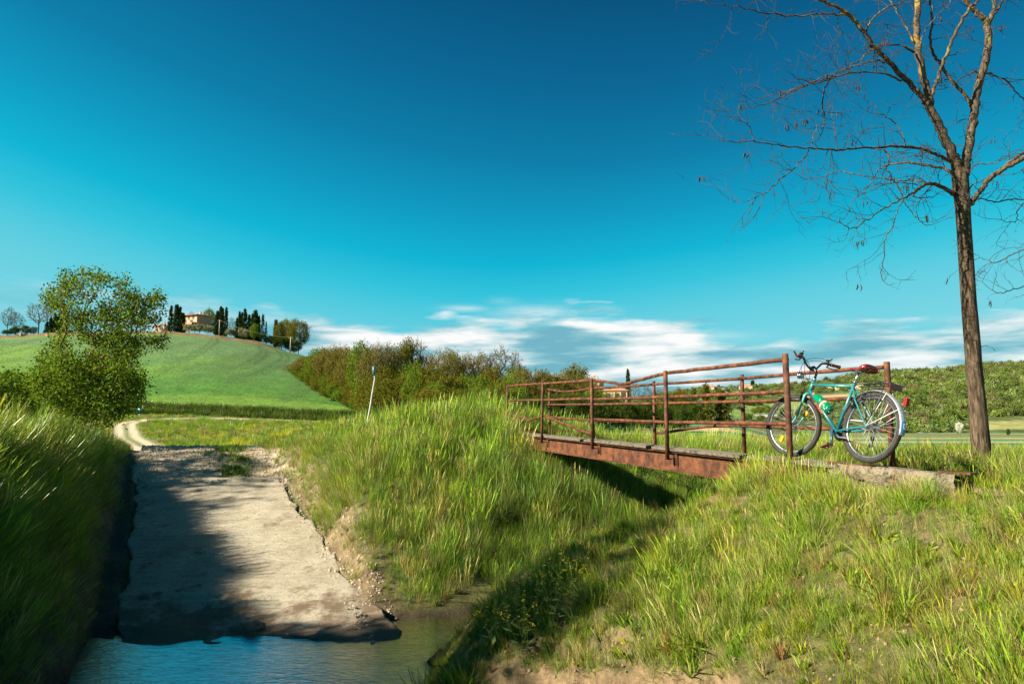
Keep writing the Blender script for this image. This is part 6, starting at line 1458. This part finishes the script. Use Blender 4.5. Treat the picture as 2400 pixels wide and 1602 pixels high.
def build_hilltop():
    def cy(cx, top, base, w, lab, s): put_tree('cyp', s, 340+cx/5.87, 680+top/5.87, w/5.87*1.1, YC+15, label=lab)
    o = ['first', 'second', 'third', 'fourth']
    for i, q in enumerate(((290, 220, 550, 60), (368, 205, 555, 90), (415, 235, 560, 60), (452, 318, 565, 95))): cy(*q, 'dark cypress in the clump left of the villa, %s from the left' % o[i], i % 3)
    for i, q in enumerate(((940, 290, 590, 80), (985, 232, 590, 70), (1012, 255, 590, 55), (1062, 243, 590, 55))): cy(*q, 'dark cypress in the clump right of the villa, %s from the left' % o[i], (i+1) % 3)
    for i, q in enumerate(((1215, 385, 560, 45), (1250, 300, 530, 52), (1282, 312, 530, 50), (1325, 265, 540, 72), (1385, 345, 540, 62), (1430, 330, 500, 55), (1470, 285, 530, 92), (1506, 362, 500, 42), (1527, 358, 500, 38), (1748, 412, 600, 40), (1772, 412, 600, 40))):
        cy(*q, 'dark cypress in the long row on the hilltop, %s from the villa' % ['first', 'second', 'third', 'fourth', 'fifth', 'sixth', 'seventh', 'eighth', 'ninth', 'tenth', 'eleventh'][i], i % 3)
    def t(kind, s, cx, top, w, lab, Y=YC+14, grp=None): put_tree(kind, s, 340+cx/5.87, 680+top/5.87, w/5.87, Y, label=lab, group=grp)
    t('spr', 0, 1575, 328, 115, 'ragged dark spruce at the right end of the cypress row'); t('spr', 1, 1625, 440, 70, 'small dark conifer right of the ragged spruce')
    t('green', 0, 1462, 448, 140, 'bright green round tree in front of the cypress row', YC+6)
    t('green', 1, 1800, 418, 190, 'dark leafy tree on the hilltop, left of the big oak'); t('green', 2, 1900, 405, 190, 'dense leafy tree touching the left side of the big oak', YC+18)
    t('bud', 1, 1960, 395, 230, 'brownish budding crown between leafy tree and big oak'); t('green', 1, 2085, 388, 330, 'big spreading oak at the right end of the hilltop', YC+10)
    t('dark', 0, 1850, 640, 260, 'dark shrub under the hilltop oaks, left one', YC+8); t('dark', 1, 2020, 700, 230, 'dark shrub under the hilltop oaks, right one', YC+8)
    t('dark', 2, 1700, 620, 160, 'dark shrub under the small conifer on the hilltop', YC+8)
    t('green', 2, 820, 262, 210, 'tall leafy tree right behind the villa roof', YC+30); t('bare', 0, 560, 290, 150, 'leafless treetop showing above the villa roof', YC+40); t('bare', 1, 1150, 368, 130, 'leafless tree between the two cypress groups', YC+24)
    for i, (cx, top, w) in enumerate(((545, 458, 130), (630, 470, 110), (700, 472, 130), (790, 478, 120), (855, 488, 90))): t('oliv', i % 3, cx, top, w, 'silvery olive tree in the row below the villa, %s from the left' % ['first', 'second', 'third', 'fourth', 'fifth'][i], YC+11)
    for i, (cx, top, w) in enumerate(((1120, 524, 130), (1180, 540, 80), (1290, 530, 120), (1350, 535, 100))): t('oliv', i % 3, cx, top, w, 'silvery olive tree under the cypress row, %s from the left' % o[i], YC+11)
    def l(kind, s, cx, top, w, lab, Y=YC+16, grp=None): put_tree(kind, s, cx/5.593, 650+top/5.593, w/5.593, Y, label=lab, group=grp)
    l('bare', 0, 20, 385, 190, 'leafless tree cut by the left edge of the view'); l('bare', 1, 130, 450, 220, 'pale leafless tree on the hilltop, second from the left edge')
    l('bare', 2, 430, 325, 330, 'wide leafless oak with dark trunk on the left hilltop', YC+12); l('bare', 3, 610, 318, 250, 'leafless tree rising behind the left cypress clump', YC+26); l('bare', 0, 930, 470, 220, 'leafless tree seen through the gap of the near maple', YC+16)
    l('bare', 2, 1500, 380, 330, 'leafless tree mostly hidden behind the near maple crown', YC+22, None)
    for i, (cx, top, w) in enumerate(((540, 585, 60), (592, 535, 62), (642, 468, 62), (692, 482, 60), (742, 476, 62), (795, 474, 70))): l('cyp', i % 3, cx, top, w, 'dark cypress in the left hilltop clump, %s from the left' % ['first', 'second', 'third', 'fourth', 'fifth', 'sixth'][i])
    l('green', 1, 270, 620, 150, 'low rounded tree left of the wide leafless oak', YC+20); l('green', 0, 365, 640, 110, 'small bushy tree next to the wide leafless oak trunk', YC+20); l('dark', 0, 120, 650, 130, 'dark bush under the pale leafless tree', YC+8); l('dark', 1, 20, 690, 150, 'dark bush at the left edge of the hilltop', YC+9)
    # villa
    wl = mat('villa_brick', (.48, .25, .15), (.60, .36, .24), 2.2, .9, c3=(.40, .20, .12)); rf = mat('terracotta_tiles', (.50, .22, .12), (.38, .15, .08), 3, .85, stretch=(1, 4, 1)); pl = mat('pale_plaster', (.52, .38, .26), (.44, .31, .21), 1.5, .9)
    dk = mat('dark_opening', (.03, .025, .02), (.05, .04, .035), 3, .5); wd = mat('wooden_shutter', (.12, .07, .04), (.16, .10, .06), 6, .7)
    def house(name, loc, rz, L_, W_, H_, roofh, label, wins=(), wallm=wl, eave=.5, arches=(), hip=True, scale=1):
        root = empty(name, loc, rz); tag(root, label, 'house')
        mb = MB(); mb.box((0, 0, H_/2-.6), (L_, W_, H_+1.2)); mb.obj('wall', wallm, root, False)
        hx, hy = L_/2+eave, W_/2+eave; ri = (L_/2-W_/2)*.9 if hip else hx; ri = max(ri, .4)
        mb = MB(); mb.add([(-hx, -hy, H_), (hx, -hy, H_), (hx, hy, H_), (-hx, hy, H_), (-ri, 0, H_+roofh), (ri, 0, H_+roofh), (-hx, -hy, H_-.15), (hx, -hy, H_-.15), (hx, hy, H_-.15), (-hx, hy, H_-.15)],
            [(0, 1, 5, 4), (1, 2, 5), (2, 3, 4, 5), (3, 0, 4), (6, 7, 1, 0), (7, 8, 2, 1), (8, 9, 3, 2), (9, 6, 0, 3), (9, 8, 7, 6)]); ro = mb.obj('roof', rf, root, False)
        mb = MB(); mb.box((L_*.18, .4, H_+roofh*.8+.3), (.6, .6, 1.2)); mb.box((L_*.18, .4, H_+roofh*.8+.95), (.8, .8, .15)); mb.obj('chimney', wallm, ro, False)
        for (face, u, z, w, h) in wins:
            if face == 'f': c = (u, -W_/2, z); sz = (w, .12, h); fs = (w+.3, .08, h+.3)
            else: c = (-L_/2, u, z); sz = (.12, w, h); fs = (.08, w+.3, h+.3)
            mb = MB(); mb.box(c, fs); f_ = mb.obj('window', wd, root, False); mb = MB(); mb.box(c, sz); mb.obj('pane', dk, f_, False)
        for (u, z, w, h) in arches:
            mb = MB(); pts = [(-w/2, 0), (w/2, 0)]+[(math.cos(a)*w/2, h-w/2+math.sin(a)*w/2) for a in np.linspace(0, math.pi, 9)]
            vs = [(u+x, -W_/2-.04, z+y) for x, y in pts]+[(u+x, -W_/2+.1, z+y) for x, y in pts]; k = len(pts)
            mb.add(vs, [tuple(range(k))]+[(i, i+k, (i+1) % k+k, (i+1) % k) for i in range(k)]); mb.obj('arch', dk, root, False)
        return root
    v = lookY(451, YC+24); bz = ray(451, 760)[1]*v.y; v.z = bz
    house('villa', v, R(-24), 8.6, 7.2, 3.5, .9, 'terracotta-roofed brick villa among olives and cypresses on the hilltop', [('f', -2.6, 2.3, .8, 1.0), ('f', -.3, 2.3, .8, 1.0), ('f', 2.2, 2.3, .8, 1.0), ('f', -2.2, .6, 1.3, 1.4), ('f', 1.2, .6, 1.5, 1.4), ('s', -1.2, 2.2, .8, 1.0), ('s', 1.6, .6, 1.0, 1.4)], eave=.9)
    mb = MB(); mb.box((0, -4.2, -1.5), (9.5, 1.6, 3.4)); b0 = [o for o in COL.objects if o.name.startswith('villa')][0]; mb.obj('terrace_wall', wl, b0, False)
    v = lookY(369, YC+20); v.z = ray(369, 774)[1]*v.y
    house('outbuilding', v, R(-8), 4.6, 3.4, 2.0, .35, 'low pale outbuilding with an arched opening left of the villa', [('f', -1.2, .8, .3, 1.8)], pl, .2, [(1.0, -.1, 1.5, 1.6)])
    # farmhouse behind the wood
    v = lookY(1381, 176); v.z = ray(1381, 936)[1]*176
    fb_ = mat('farmhouse_brick', (.55, .36, .24), (.62, .44, .31), 1.3, .9, c3=(.46, .29, .19))
    house('farmhouse', v, R(-20), 6.6, 5.2, 4.6, .8, 'pink brick farmhouse with low tiled roof at the end of the wood', [('f', -2, 3.3, .7, .9), ('f', .2, 3.3, .7, .9), ('f', 2.2, 3.3, .7, .9), ('f', -1.4, 1.2, .8, 1.2), ('s', 0, 3.2, .7, .9)], fb_, .35)
    v = lookY(1443, 174); v.z = ray(1443, 942)[1]*174
    house('farmhouse_wing', v, R(-14), 6.2, 4.6, 3.0, .6, 'lower pink wing with dark openings between farmhouse and lone cypress', [('f', -1.6, 1.7, .9, .9), ('f', .6, 1.7, .9, .9), ('f', 2.2, 1.6, 1.0, 1.6)], fb_, .35)
    # far houses on the valley side
    for px, py, L_, H_, lab in ((1663, 909, 13, 4.2, 'small cream house with red roof left of the distant cypress row'), (1750, 906, 15, 3.2, 'long low red-roofed house right of the distant cypress row')):
        h = ground_hit(px, py, 300) or lookY(px, 800); h.z += .5
        house('distant_house', h, R(-25), L_, 8, H_+1.5, 2.2, lab, [('f', -3, 2.6, 1.2, 1.4), ('f', 2, 2.6, 1.2, 1.4)], pl, .6)
    # poles
    pw = mat('grey_pole_wood', (.42, .38, .32), (.30, .26, .21), 6, .85)
    tops = []
    for px, top, lab, Y in ((506, 749, 'wooden power pole between villa and cypress row', YC+8), (676, 789, 'wooden power pole on the green slope below the big oak', YC-18)):
        g_ = lookY(px, Y); H_ = ray(px, top)[1]*Y-g_.z; r_ = empty('power_pole', g_); tag(r_, lab, 'power pole')
        mb = MB(); mb.tube([(0, 0, -.3), (0, 0, H_)], [.20, .15], 8); mb.obj('pole', pw, r_); mb = MB(); mb.box((0, -.12, H_-.35), (1.5, .12, .12)); mb.obj('crossarm', pw, r_, False); tops.append(g_+Vector((0, -.1, H_-.25)))
    mb = MB(); A, B = tops; far_ = A+Vector((-60, 30, 1.5))
    mb.tube([A+(B-A)*t-Vector((0, 0, 4*t*(1-t)*1.3)) for t in np.linspace(0, 1, 14)], .03, 4); o_ = mb.obj('power_line', wd); tag(o_, 'thin power line sagging between the two hilltop poles', 'cable')
    # small brick gate posts at the left of the hill
    for px, py in ((48, 788), (110, 789)):
        h = ground_hit(px, py-2, 200) or lookY(px, YC+3); r_ = empty('gate_post', h); tag(r_, 'small red brick post on the field edge, %s one' % ('left' if px < 80 else 'right'), 'post')
        mb = MB(); mb.box((0, 0, .45), (.8, .8, 1.1)); mb.obj('shaft', wl, r_, False); mb = MB(); mb.box((0, 0, 1.05), (1.0, 1.0, .14)); mb.obj('cap', rf, r_, False)
def build_props():
    # wooden stake with a blue sleeve on the mound
    wm = mat('bleached_stake', (.55, .52, .46), (.36, .33, .28), 14, .85, stretch=(1, 1, .2)); tm = paint('blue_sleeve', (.05, .17, .20), .45)
    Y = 17.6; q = [(859, 1010), (861, 990), (865, 968), (869, 946), (872.5, 922), (876, 902), (878.5, 886), (876.5, 876), (876, 872)]
    p = [P(a, b_, Y) for a, b_ in q]; root = empty('marker_stake', p[0]); tag(root, 'crooked bleached stake with a blue plastic sleeve on top of the mound', 'stake'); inv = Matrix.Translation(-p[0])
    mb = MB(); mb.tube([Vector(a) for a in spline([tuple(x) for x in p], 3)], [.026-.006*i/24 for i in range(25)], 9); o = mb.obj('stake', wm, root); o.matrix_parent_inverse = inv
    mb = MB(); c = P(876.5, 878.5, Y); d_ = P(876, 858, Y); r_ = .036
    for a0, a1 in ((0, 1),):
        n = 10; ring = lambda cc, r2: [cc+Vector((math.cos(2*math.pi*k/n)*r2, math.sin(2*math.pi*k/n)*r2, 0)) for k in range(n)]
        vs = ring(c, r_)+ring(d_, r_)+ring(d_, r_-.006)+ring(c, r_-.006); mb.add(vs, [(i+k, i+(k+1) % n, (i+n) % (4*n)+(k+1) % n, (i+n) % (4*n)+k) for i in (0, n, 2*n, 3*n) for k in range(n)])
    o = mb.obj('sleeve', tm, root); o.matrix_parent_inverse = inv
    # little sign post by the track, white peg
    g_ = ground_hit(328, 968, 60) or lookY(328, 112); g_ = lookY(328, 112); r_ = empty('sign_post', g_); tag(r_, 'tiny post with a round blue sign beside the far bend of the track', 'sign')
    mb = MB(); mb.tube([(0, 0, -.2), (0, 0, 1.3)], .05, 6); mb.obj('pole', wm, r_); mb = MB(); mb.tube([(0, -.06, 1.25), (0, -.10, 1.25)], .34, 14); mb.obj('sign_plate', paint('blue_sign', (.03, .25, .40), .4), r_)
    g_ = lookY(266, 26); r_ = empty('peg', g_); tag(r_, 'white leaning peg in the grass right of the near maple', 'peg'); mb = MB(); mb.tube([(0, 0, -.1), (-.02, 0, .30), (-.06, 0, .52)], [.03, .028, .02], 7); mb.obj('shaft', wm, r_)
    mb = MB(); mb.tube([(-.02, 0, .12), (-.02, 0, .2)], .032, 7); mb.obj('band', paint('orange_band', (.7, .25, .05), .5), r_)
    # clods of wet earth on the slab
    ms = mat('wet_mud', (.11, .075, .045), (.19, .14, .085), 25, .6, bump=.03)
    for k, (px, py, sz, lab) in enumerate(((590, 1470, (.17, .12, .10), 'dark wet clod of earth at the lower edge of the concrete'), (800, 1480, (.72, .24, .055), 'low dark mud bar with stones at the right water edge'), (555, 1474, (.10, .07, .05), 'small mud lump left of the wet clod'))):
        h = ground_hit(px, py, 4); h.z = max(h.z, -2.93); mb = MB(); mb.sphere((0, 0, 0), 1, 26, 14, sz)
        v = np.array(mb.v); f = 1+.55*(fbm(v[:, 0]*9+k*7, v[:, 1]*9+v[:, 2]*7, 140+k, 4)-.5)*2*.6; mb.v = [tuple(q_) for q_ in v*f[:, None]]
        o = mb.obj('mud_bar' if k == 1 else 'clod', ms); o.location = h; tag(o, lab, 'mud bar' if k == 1 else 'clod')
    # vans on the valley road
    wh = paint('white_van_paint', (.75, .76, .76), .35); gl = paint('dark_glass', (.02, .025, .03), .1); rb = paint('van_tyre', (.02, .02, .02), .8, 0, 0)
    def van(px, Y, lab, L_=5.2):
        g_ = lookY(px, Y); g_.z += .15; r_ = empty('van', g_, R(-38)); tag(r_, lab, 'van')
        prof = [(-L_/2, .35), (-L_/2, 2.1), (-L_/2+.15, 2.3), (L_*.22, 2.3), (L_*.36, 1.45), (L_*.49, 1.15), (L_/2, .9), (L_/2, .35)]; n = len(prof)
        mb = MB(); mb.add([(x, -.95, z) for x, z in prof]+[(x, .95, z) for x, z in prof], [tuple(range(n)), tuple(reversed(range(n, 2*n)))]+[((i+1) % n, i, i+n, (i+1) % n+n) for i in range(n)]); mb.obj('body', wh, r_, False)
        for s in (-1, 1):
            mb = MB(); mb.box((L_*.14, s*.955, 1.85), (.9, .02, .55)); mb.obj('side_window', gl, r_, False)
            for x in (-L_*.32, L_*.32): mb = MB(); mb.tube([(x, s*.80, .35), (x, s*.99, .35)], .35, 12); mb.obj('wheel', rb, r_)
        mb = MB(); mb.box((L_*.295, 0, 1.90), (.03, 1.6, .9), Matrix.Rotation(-.55, 3, 'Y')); mb.obj('windscreen', gl, r_, False)
    van(2119, 462, 'white van half hidden at the left on the valley road', 5.0); van(2290, 345, 'white van on the valley road just left of the bare tree trunk', 5.0)
    # valley road ribbon
    rm = mat('pale_road', (.62, .62, .62), (.55, .55, .54), 1, .8); V = []; Q = []
    cl = [(1980, 520), (2040, 500), (2090, 478), (2124, 458), (2200, 405), (2290, 345), (2360, 318), (2440, 300), (2600, 270)]
    for i, (px, Y) in enumerate(spline(cl, 8)):
        for o_ in (-1.6, 1.6):
            q = lookY(px, Y+o_*2.2); V.append((q.x, q.y, gz(q.x, q.y)+.25))
    V = np.array(V); Q = np.array([(2*i, 2*i+1, 2*i+3, 2*i+2) for i in range(len(V)//2-1)]); tag(link('road', npmesh('road', V, Q, rm)), 'pale valley road below the wooded hillside', kind='structure')
    put_tree('bloss', 0, 2246, 988, 17, 352, label='small white blossoming tree beside the valley road'); put_tree('dark', 1, 2358, 1005, 9, 250, label='lone dark sapling standing in the valley field')
    put_tree('bush', 2, 1750, 966, 26, None, 987, label='yellowish round bush in the field seen between railing and front wheel'); put_tree('green', 0, 1783, 972, 20, None, 988, label='small round green tree below the pale wall in the valley')
    for i, (px, top, w) in enumerate(((1768, 955, 18), (1782, 950, 22), (1798, 949, 24), (1814, 952, 20))): put_tree('green', i % 3, px, top, w, None, 974, label='rounded grey-green tree of the small grove on the valley slope', group='grove on the valley slope')
    h = ground_hit(1790, 977, 100); mb = MB(); mb.box((0, 0, 1.0), (20, .6, 2.0)); mb.box((0, 0, 2.05), (20.2, .8, .12)); o_ = mb.obj('long_wall', paint('pale_wall', (.62, .60, .55), .8), None, False); o_.location = h; tag(o_, 'long pale wall below the small grove on the valley slope', 'wall')
    h = ground_hit(1711, 913, 300) or lookY(1711, 840); mb = MB(); mb.box((0, 0, 1.0), (34, .6, 2.2)); mb.box((0, 0, 2.15), (34.3, .8, .12)); o_ = mb.obj('retaining_wall', paint('sandy_wall', (.62, .52, .38), .8), None, False); o_.location = h; tag(o_, 'long sandy wall under the distant cypress row', 'wall')
    lab = 'dark cypress in the distant row between the two red-roofed houses'
    for i in range(15):
        px = 1681+i*4.5+(1 if i % 2 else 0)
        if i > 10: px += 22
        put_tree('cyp', i % 3, px, 886+rt_.uniform(-2, 4)+(2 if i > 10 else 0), 6.5, None, 908, label=lab if i <= 10 else 'dark cypress on the ridge right of the low distant house', group='cypresses on the distant ridge')
def build_forest():
    r = np.random.default_rng(5)
    ms = []
    FM = leafmat('forest_foliage', trans=.15, gloss=.0, vary=.25)
    for k in range(5):
        c = r.normal(0, 1, (26, 3)); c /= np.linalg.norm(c, axis=1)[:, None]; c *= r.uniform(.35, .95, 26)[:, None]; c[:, 2] = c[:, 2]*.6+.6
        V, Q, K = leaf_quads(c, 22, .13, .085, r, asp=.8); ms.append(leafmesh('crown_%d' % k, V, Q, K, FM, r))
    FC = proto(ms, 'far_crowns')
    n = 30000; px = r.uniform(1180, 2480, n); Y = np.sqrt(r.uniform(395**2, 960**2, n)); a = ray(px, 950)[0]; X = a*Y; Z = T(X, Y); py = 970-Z/Y*F*.99
    dens = np.interp(px, [1400, 1700, 1990, 2060, 2400], [.30, .30, .34, 1, 1])
    nz = fbm(X/55., Y/55., 77, 3)
    dens = np.where(px < 2040, np.where(nz > .50, dens*2.2, dens*.35), dens)
    dens = np.where((px < 2040) & (py > 955), dens*.35, dens)
    dens *= np.where((px > 2240) & (py > 978), .05, 1); dens *= np.where((px > 2255) & (py > 960), .5, 1)*np.where((px < 2050) & (py > 984), .3, 1)
    for x0, x1, y0, y1 in ((1925, 2040, 898, 913), (1690, 1735, 915, 925), (1835, 2000, 924, 936)): dens *= np.where((px > x0) & (px < x1) & (py > y0) & (py < y1), .08, 1)
    for (x0, x1, ya, yb) in ((1560, 1830, (988, 943), (1002, 972)), (1735, 1960, (954, 928), (975, 944))):
        l0 = np.interp(px, [x0, x1], ya); l1 = np.interp(px, [x0, x1], yb); dens *= np.where((px > x0) & (px < x1) & (py > l0) & (py < l1), .04, 1)
    base_ok = Y > np.where(px > 2040, 440, 430)
    k = (r.uniform(size=n) < dens*.5) & base_ok & (py > 830); X, Y, Z, px, py = X[k], Y[k], Z[k], px[k], py[k]; n = len(X)
    s = (2.0+4.2*r.uniform(size=n)**1.8)*np.where(px < 2040, .8, 1.0)
    cols = [np.array(c) for c in ((.10, .15, .025), (.15, .20, .04), (.19, .23, .09), (.14, .125, .05), (.06, .10, .02), (.22, .20, .14))]
    w = np.stack([1.2+0*X, 1+0*X, .7+0*X, .5+.8*ss(.5, .6, fbm(X/80., Y/80., 78, 2)), .7+0*X, .3*(px < 2040)+.05])
    tint = mixt(n, cols, w)*r.uniform(.55, 1.45, n)[:, None]
    scatter('forest', FC, np.stack([X, Y, Z-.8], -1), np.stack([r.normal(0, .1, n), r.normal(0, .1, n), r.uniform(0, 6.28, n)], -1), np.stack([s, s, s*r.uniform(.8, 1.3, n)], -1), np.concatenate([tint, np.ones((n, 1))], 1), r.integers(0, 5, n), 'mixed spring woodland covering the hillside across the valley')
def build_maple():
    r = np.random.default_rng(44); Y = 20.0
    poly = [(598, 100), (700, 170), (780, 120), (860, 160), (950, 170), (1010, 220), (1150, 200), (1240, 260), (1290, 350), (1275, 440), (1330, 410), (1400, 350), (1460, 315), (1505, 350), (1480, 450), (1490, 560), (1400, 620), (1290, 660), (1250, 740), (1350, 740), (1470, 690), (1560, 690), (1505, 800), (1430, 880), (1320, 905), (1230, 870), (1220, 960), (1210, 1060), (1290, 1080), (1300, 1200), (1260, 1330), (1140, 1430), (980, 1490), (830, 1530), (640, 1470), (460, 1400), (330, 1290), (240, 1160), (320, 1040), (375, 980), (370, 885), (440, 880), (480, 960), (520, 900), (500, 760), (500, 660), (570, 640), (620, 600), (520, 500), (430, 430), (380, 340), (440, 250), (500, 300), (540, 180), (560, 140)]
    poly = np.array(poly, float)
    def inside(x, y):
        c = False; j = len(poly)-1
        for i in range(len(poly)):
            if ((poly[i][1] > y) != (poly[j][1] > y)) and x < (poly[j][0]-poly[i][0])*(y-poly[i][1])/(poly[j][1]-poly[i][1])+poly[i][0]: c = not c
            j = i
        return c
    C = []
    while len(C) < 820:
        x = r.uniform(230, 1570); y = r.uniform(90, 1540)
        if not inside(x, y): continue
        if fbm(x/95.+3.3, y/95., 19, 3) < (.43 if y < 900 else .38): continue
        if y > 850 and len(C) > 420 and r.uniform() < .0: continue
        half = 1.25*math.sqrt(max(.05, 1-((x-800)/800)**2))*(.8 if y < 900 else 1.05)
        px = x/3.92; py = 600+y/3.92; dy = r.uniform(-1, 1)*half; p = P(px, py, Y+dy*.999); C.append((p.x*Y/(Y+dy) if False else p.x, Y+dy, p.z))
    C = np.array(C); g_ = lookY(212, Y); 
    stem = [np.array((g_.x+.03*i*math.sin(i), Y+.02*i, g_.z-.2+i*.16)) for i in range(7)]
    ch = grow(C, stem, step=.16, r0=.0060, pw=2.15, pen=.30, jit=.012, r=r)
    bk = mat('maple_bark', (.15, .10, .055), (.30, .19, .08), 14, .85); root = empty('maple_tree', g_); tag(root, 'bushy young maple with fresh green leaves beside the left bank', 'tree'); inv = Matrix.Translation(-Vector(g_))
    mb = MB()
    for k, (P3, rr) in enumerate(ch): mb.tube(P3, rr, 7, False)
    o = mb.obj('trunk', bk, root); o.matrix_parent_inverse = inv
    lm = leafmat('maple_leaves', trans=.34, attr=False, base=(.12, .185, .022), gloss=.0, vary=.75)
    dens = np.where(C[:, 2] < ray(200, 830)[1]*Y, 1, 0)
    A = C[dens == 1]; B = C[dens == 0]
    V1, Q1, K1 = leaf_quads(A, 60, .15, .036, r, asp=.75); V2, Q2, K2 = leaf_quads(B, 34, .115, .036, r, asp=.75)
    V = np.concatenate([V1, V2]); Q = np.concatenate([Q1, Q2+len(V1)]); o = link('foliage', leafmesh('maple_foliage', V, Q, K1+K2, lm, r), root); o.matrix_parent_inverse = inv
    # shrub left of it
    r = np.random.default_rng(45); C = []
    while len(C) < 170:
        x = r.normal(22, 26); y = r.uniform(868, 975)
        if y < 878+abs(x-25)*.35: continue
        p = P(x, y, 23+r.uniform(-1, 1)); C.append(tuple(p))
    C = np.array(C); g_ = lookY(25, 23); stem = [np.array((g_.x, g_.y, g_.z-.1+i*.08)) for i in range(5)]
    ch = grow(C, stem, step=.16, r0=.006, pw=2.2, r=r, jit=.01); root = empty('shrub', g_); tag(root, 'green leafy shrub at the left edge beside the maple', 'shrub'); inv = Matrix.Translation(-Vector(g_))
    mb = MB(); [mb.tube(P3, rr, 5, False) for P3, rr in ch]; o = mb.obj('stem', bk, root); o.matrix_parent_inverse = inv
    V, Q, K = leaf_quads(C, 44, .13, .055, r, asp=.7); lm2 = leafmat('shrub_leaves', trans=.3, attr=False, base=(.10, .165, .022), gloss=.0, vary=.45); o = link('foliage', leafmesh('shrub_foliage', V, Q, K, lm2, r), root); o.matrix_parent_inverse = inv
def build_left_trees():
    # trees of the left bank just outside the view: their crowns shade the ford
    for (x, y, kind, s, H, W_, lab) in ((-24.5, 10.5, 'bud', 2, 13, 8, 'tall budding tree left of the ford, farthest from the viewer'), (-15.5, 2.0, 'green', 1, 11.0, 6.4, 'tall leafy tree left of the viewer'), (-19.5, -6.5, 'bud', 1, 13, 8, 'tall budding tree behind the viewer, beyond the leafy one'), (-13, -9, 'bud', 3, 11, 8, 'budding tree behind the viewer on the left')):
        H0, W0 = DIM[kind]; root = empty(NM[kind], (x, y, gz(x, y)), x); root.scale = (W_/W0, W_/W0, H/H0); w, c = var((kind, s)); link('trunk', w, root); link('crown', c, root); tag(root, lab, 'tree')
def build_mustard():
    sm = leafmat('mustard_stem', trans=.2, attr=False, base=(.14, .20, .05), gloss=.05, vary=.2); ym = leafmat('mustard_flower', trans=.3, attr=False, base=(.80, .62, .02), gloss=.03, vary=.15)
    def plant(seed, h, nst, spread):
        r = random.Random(seed); mb = MB(); heads = []; lv = MB()
        for k in range(nst):
            an = r.uniform(0, 6.28); d = Vector((math.cos(an)*r.uniform(.1, .6)*spread, math.sin(an)*r.uniform(.1, .5)*spread, 1)).normalized(); p = Vector((r.gauss(0, .03), r.gauss(0, .03), -.03)); pts = [p]; L_ = h*r.uniform(.7, 1.1)
            for i in range(7):
                d = (d+Vector((r.gauss(0, .09), r.gauss(0, .09), r.gauss(.01, .05)))).normalized(); p = p+d*L_/7; pts.append(p)
                if i > 2:
                    for _ in range(r.choice((0, 1, 2))):
                        e = p+(d*.6+Vector((r.gauss(0, .6), r.gauss(0, .6), r.uniform(0, .5)))).normalized()*r.uniform(.05, .15); mb.tube([p, (p+e)/2+Vector((0, 0, .008)), e], [.0018, .0015, .001], 4, False); heads.append(e)
                if i < 4 and r.random() < .7:
                    q = Vector((r.gauss(0, 1), r.gauss(0, 1), .3)).normalized(); s = q.cross(Vector((0, 0, 1))).normalized()*r.uniform(.018, .03); l_ = r.uniform(.07, .13); lv.add([p, p+q*l_*.5+s, p+q*l_, p+q*l_*.5-s], [(0, 1, 2, 3)])
            mb.tube(pts, [.0035-.0022*i/7 for i in range(8)], 5, False); heads.append(pts[-1])
        fl = MB()
        for hd in heads:
            for _ in range(r.randint(1, 4)):
                c = hd+Vector((r.gauss(0, .012), r.gauss(0, .012), r.gauss(0, .008)))
                for a in range(4):
                    an = a*1.571+r.random(); u = Vector((math.cos(an), math.sin(an), r.uniform(-.2, .6))).normalized()*.0075; w = u.cross(Vector((0, 0, 1))).normalized()*.0045; fl.add([c, c+u*.6+w, c+u*1.2, c+u*.6-w], [(0, 1, 2, 3)])
        ms = []
        for nm, b_, m in (('stem', mb, sm), ('leaf', lv, sm), ('flower', fl, ym)):
            me = bpy.data.meshes.new('mustard_'+nm); me.from_pydata(b_.v, [], b_.f); me.materials.append(m); a = me.attributes.new('bv', 'FLOAT', 'POINT'); a.data.foreach_set('value', np.random.default_rng(seed).uniform(.2, .85, len(b_.v)).astype(np.float32)); me.update(); ms.append((nm, me))
        return ms
    kinds = [plant(1, .62, 9, 1.0), plant(2, .55, 8, 1.2), plant(3, .48, 6, 1.0)]
    spots = [(1190, 1500, 0, 'yellow mustard plant at the left of the flowering clump'), (1245, 1490, 1, 'yellow mustard plant in the middle of the flowering clump'), (1300, 1475, 0, 'yellow mustard plant at the right of the flowering clump'), (1150, 1530, 2, 'small mustard plant low at the water end of the clump'), (1355, 1430, 2, 'small yellow mustard plant up the bank right of the clump'), (1225, 1525, 2, 'low mustard plant in front of the flowering clump')]
    for px, py, k, lab in spots:
        h = ground_hit(px, py, 4)
        if h is None: continue
        root = empty('mustard_plant', h, px*.37); tag(root, lab, 'flowering plant', 'mustard plants on the near bank')
        for nm, me in kinds[k]: link({'stem': 'stems', 'leaf': 'leaves', 'flower': 'flowers'}[nm], me, root)
build_wood(); build_hilltop(); build_props(); build_forest(); build_maple(); build_mustard(); build_left_trees()
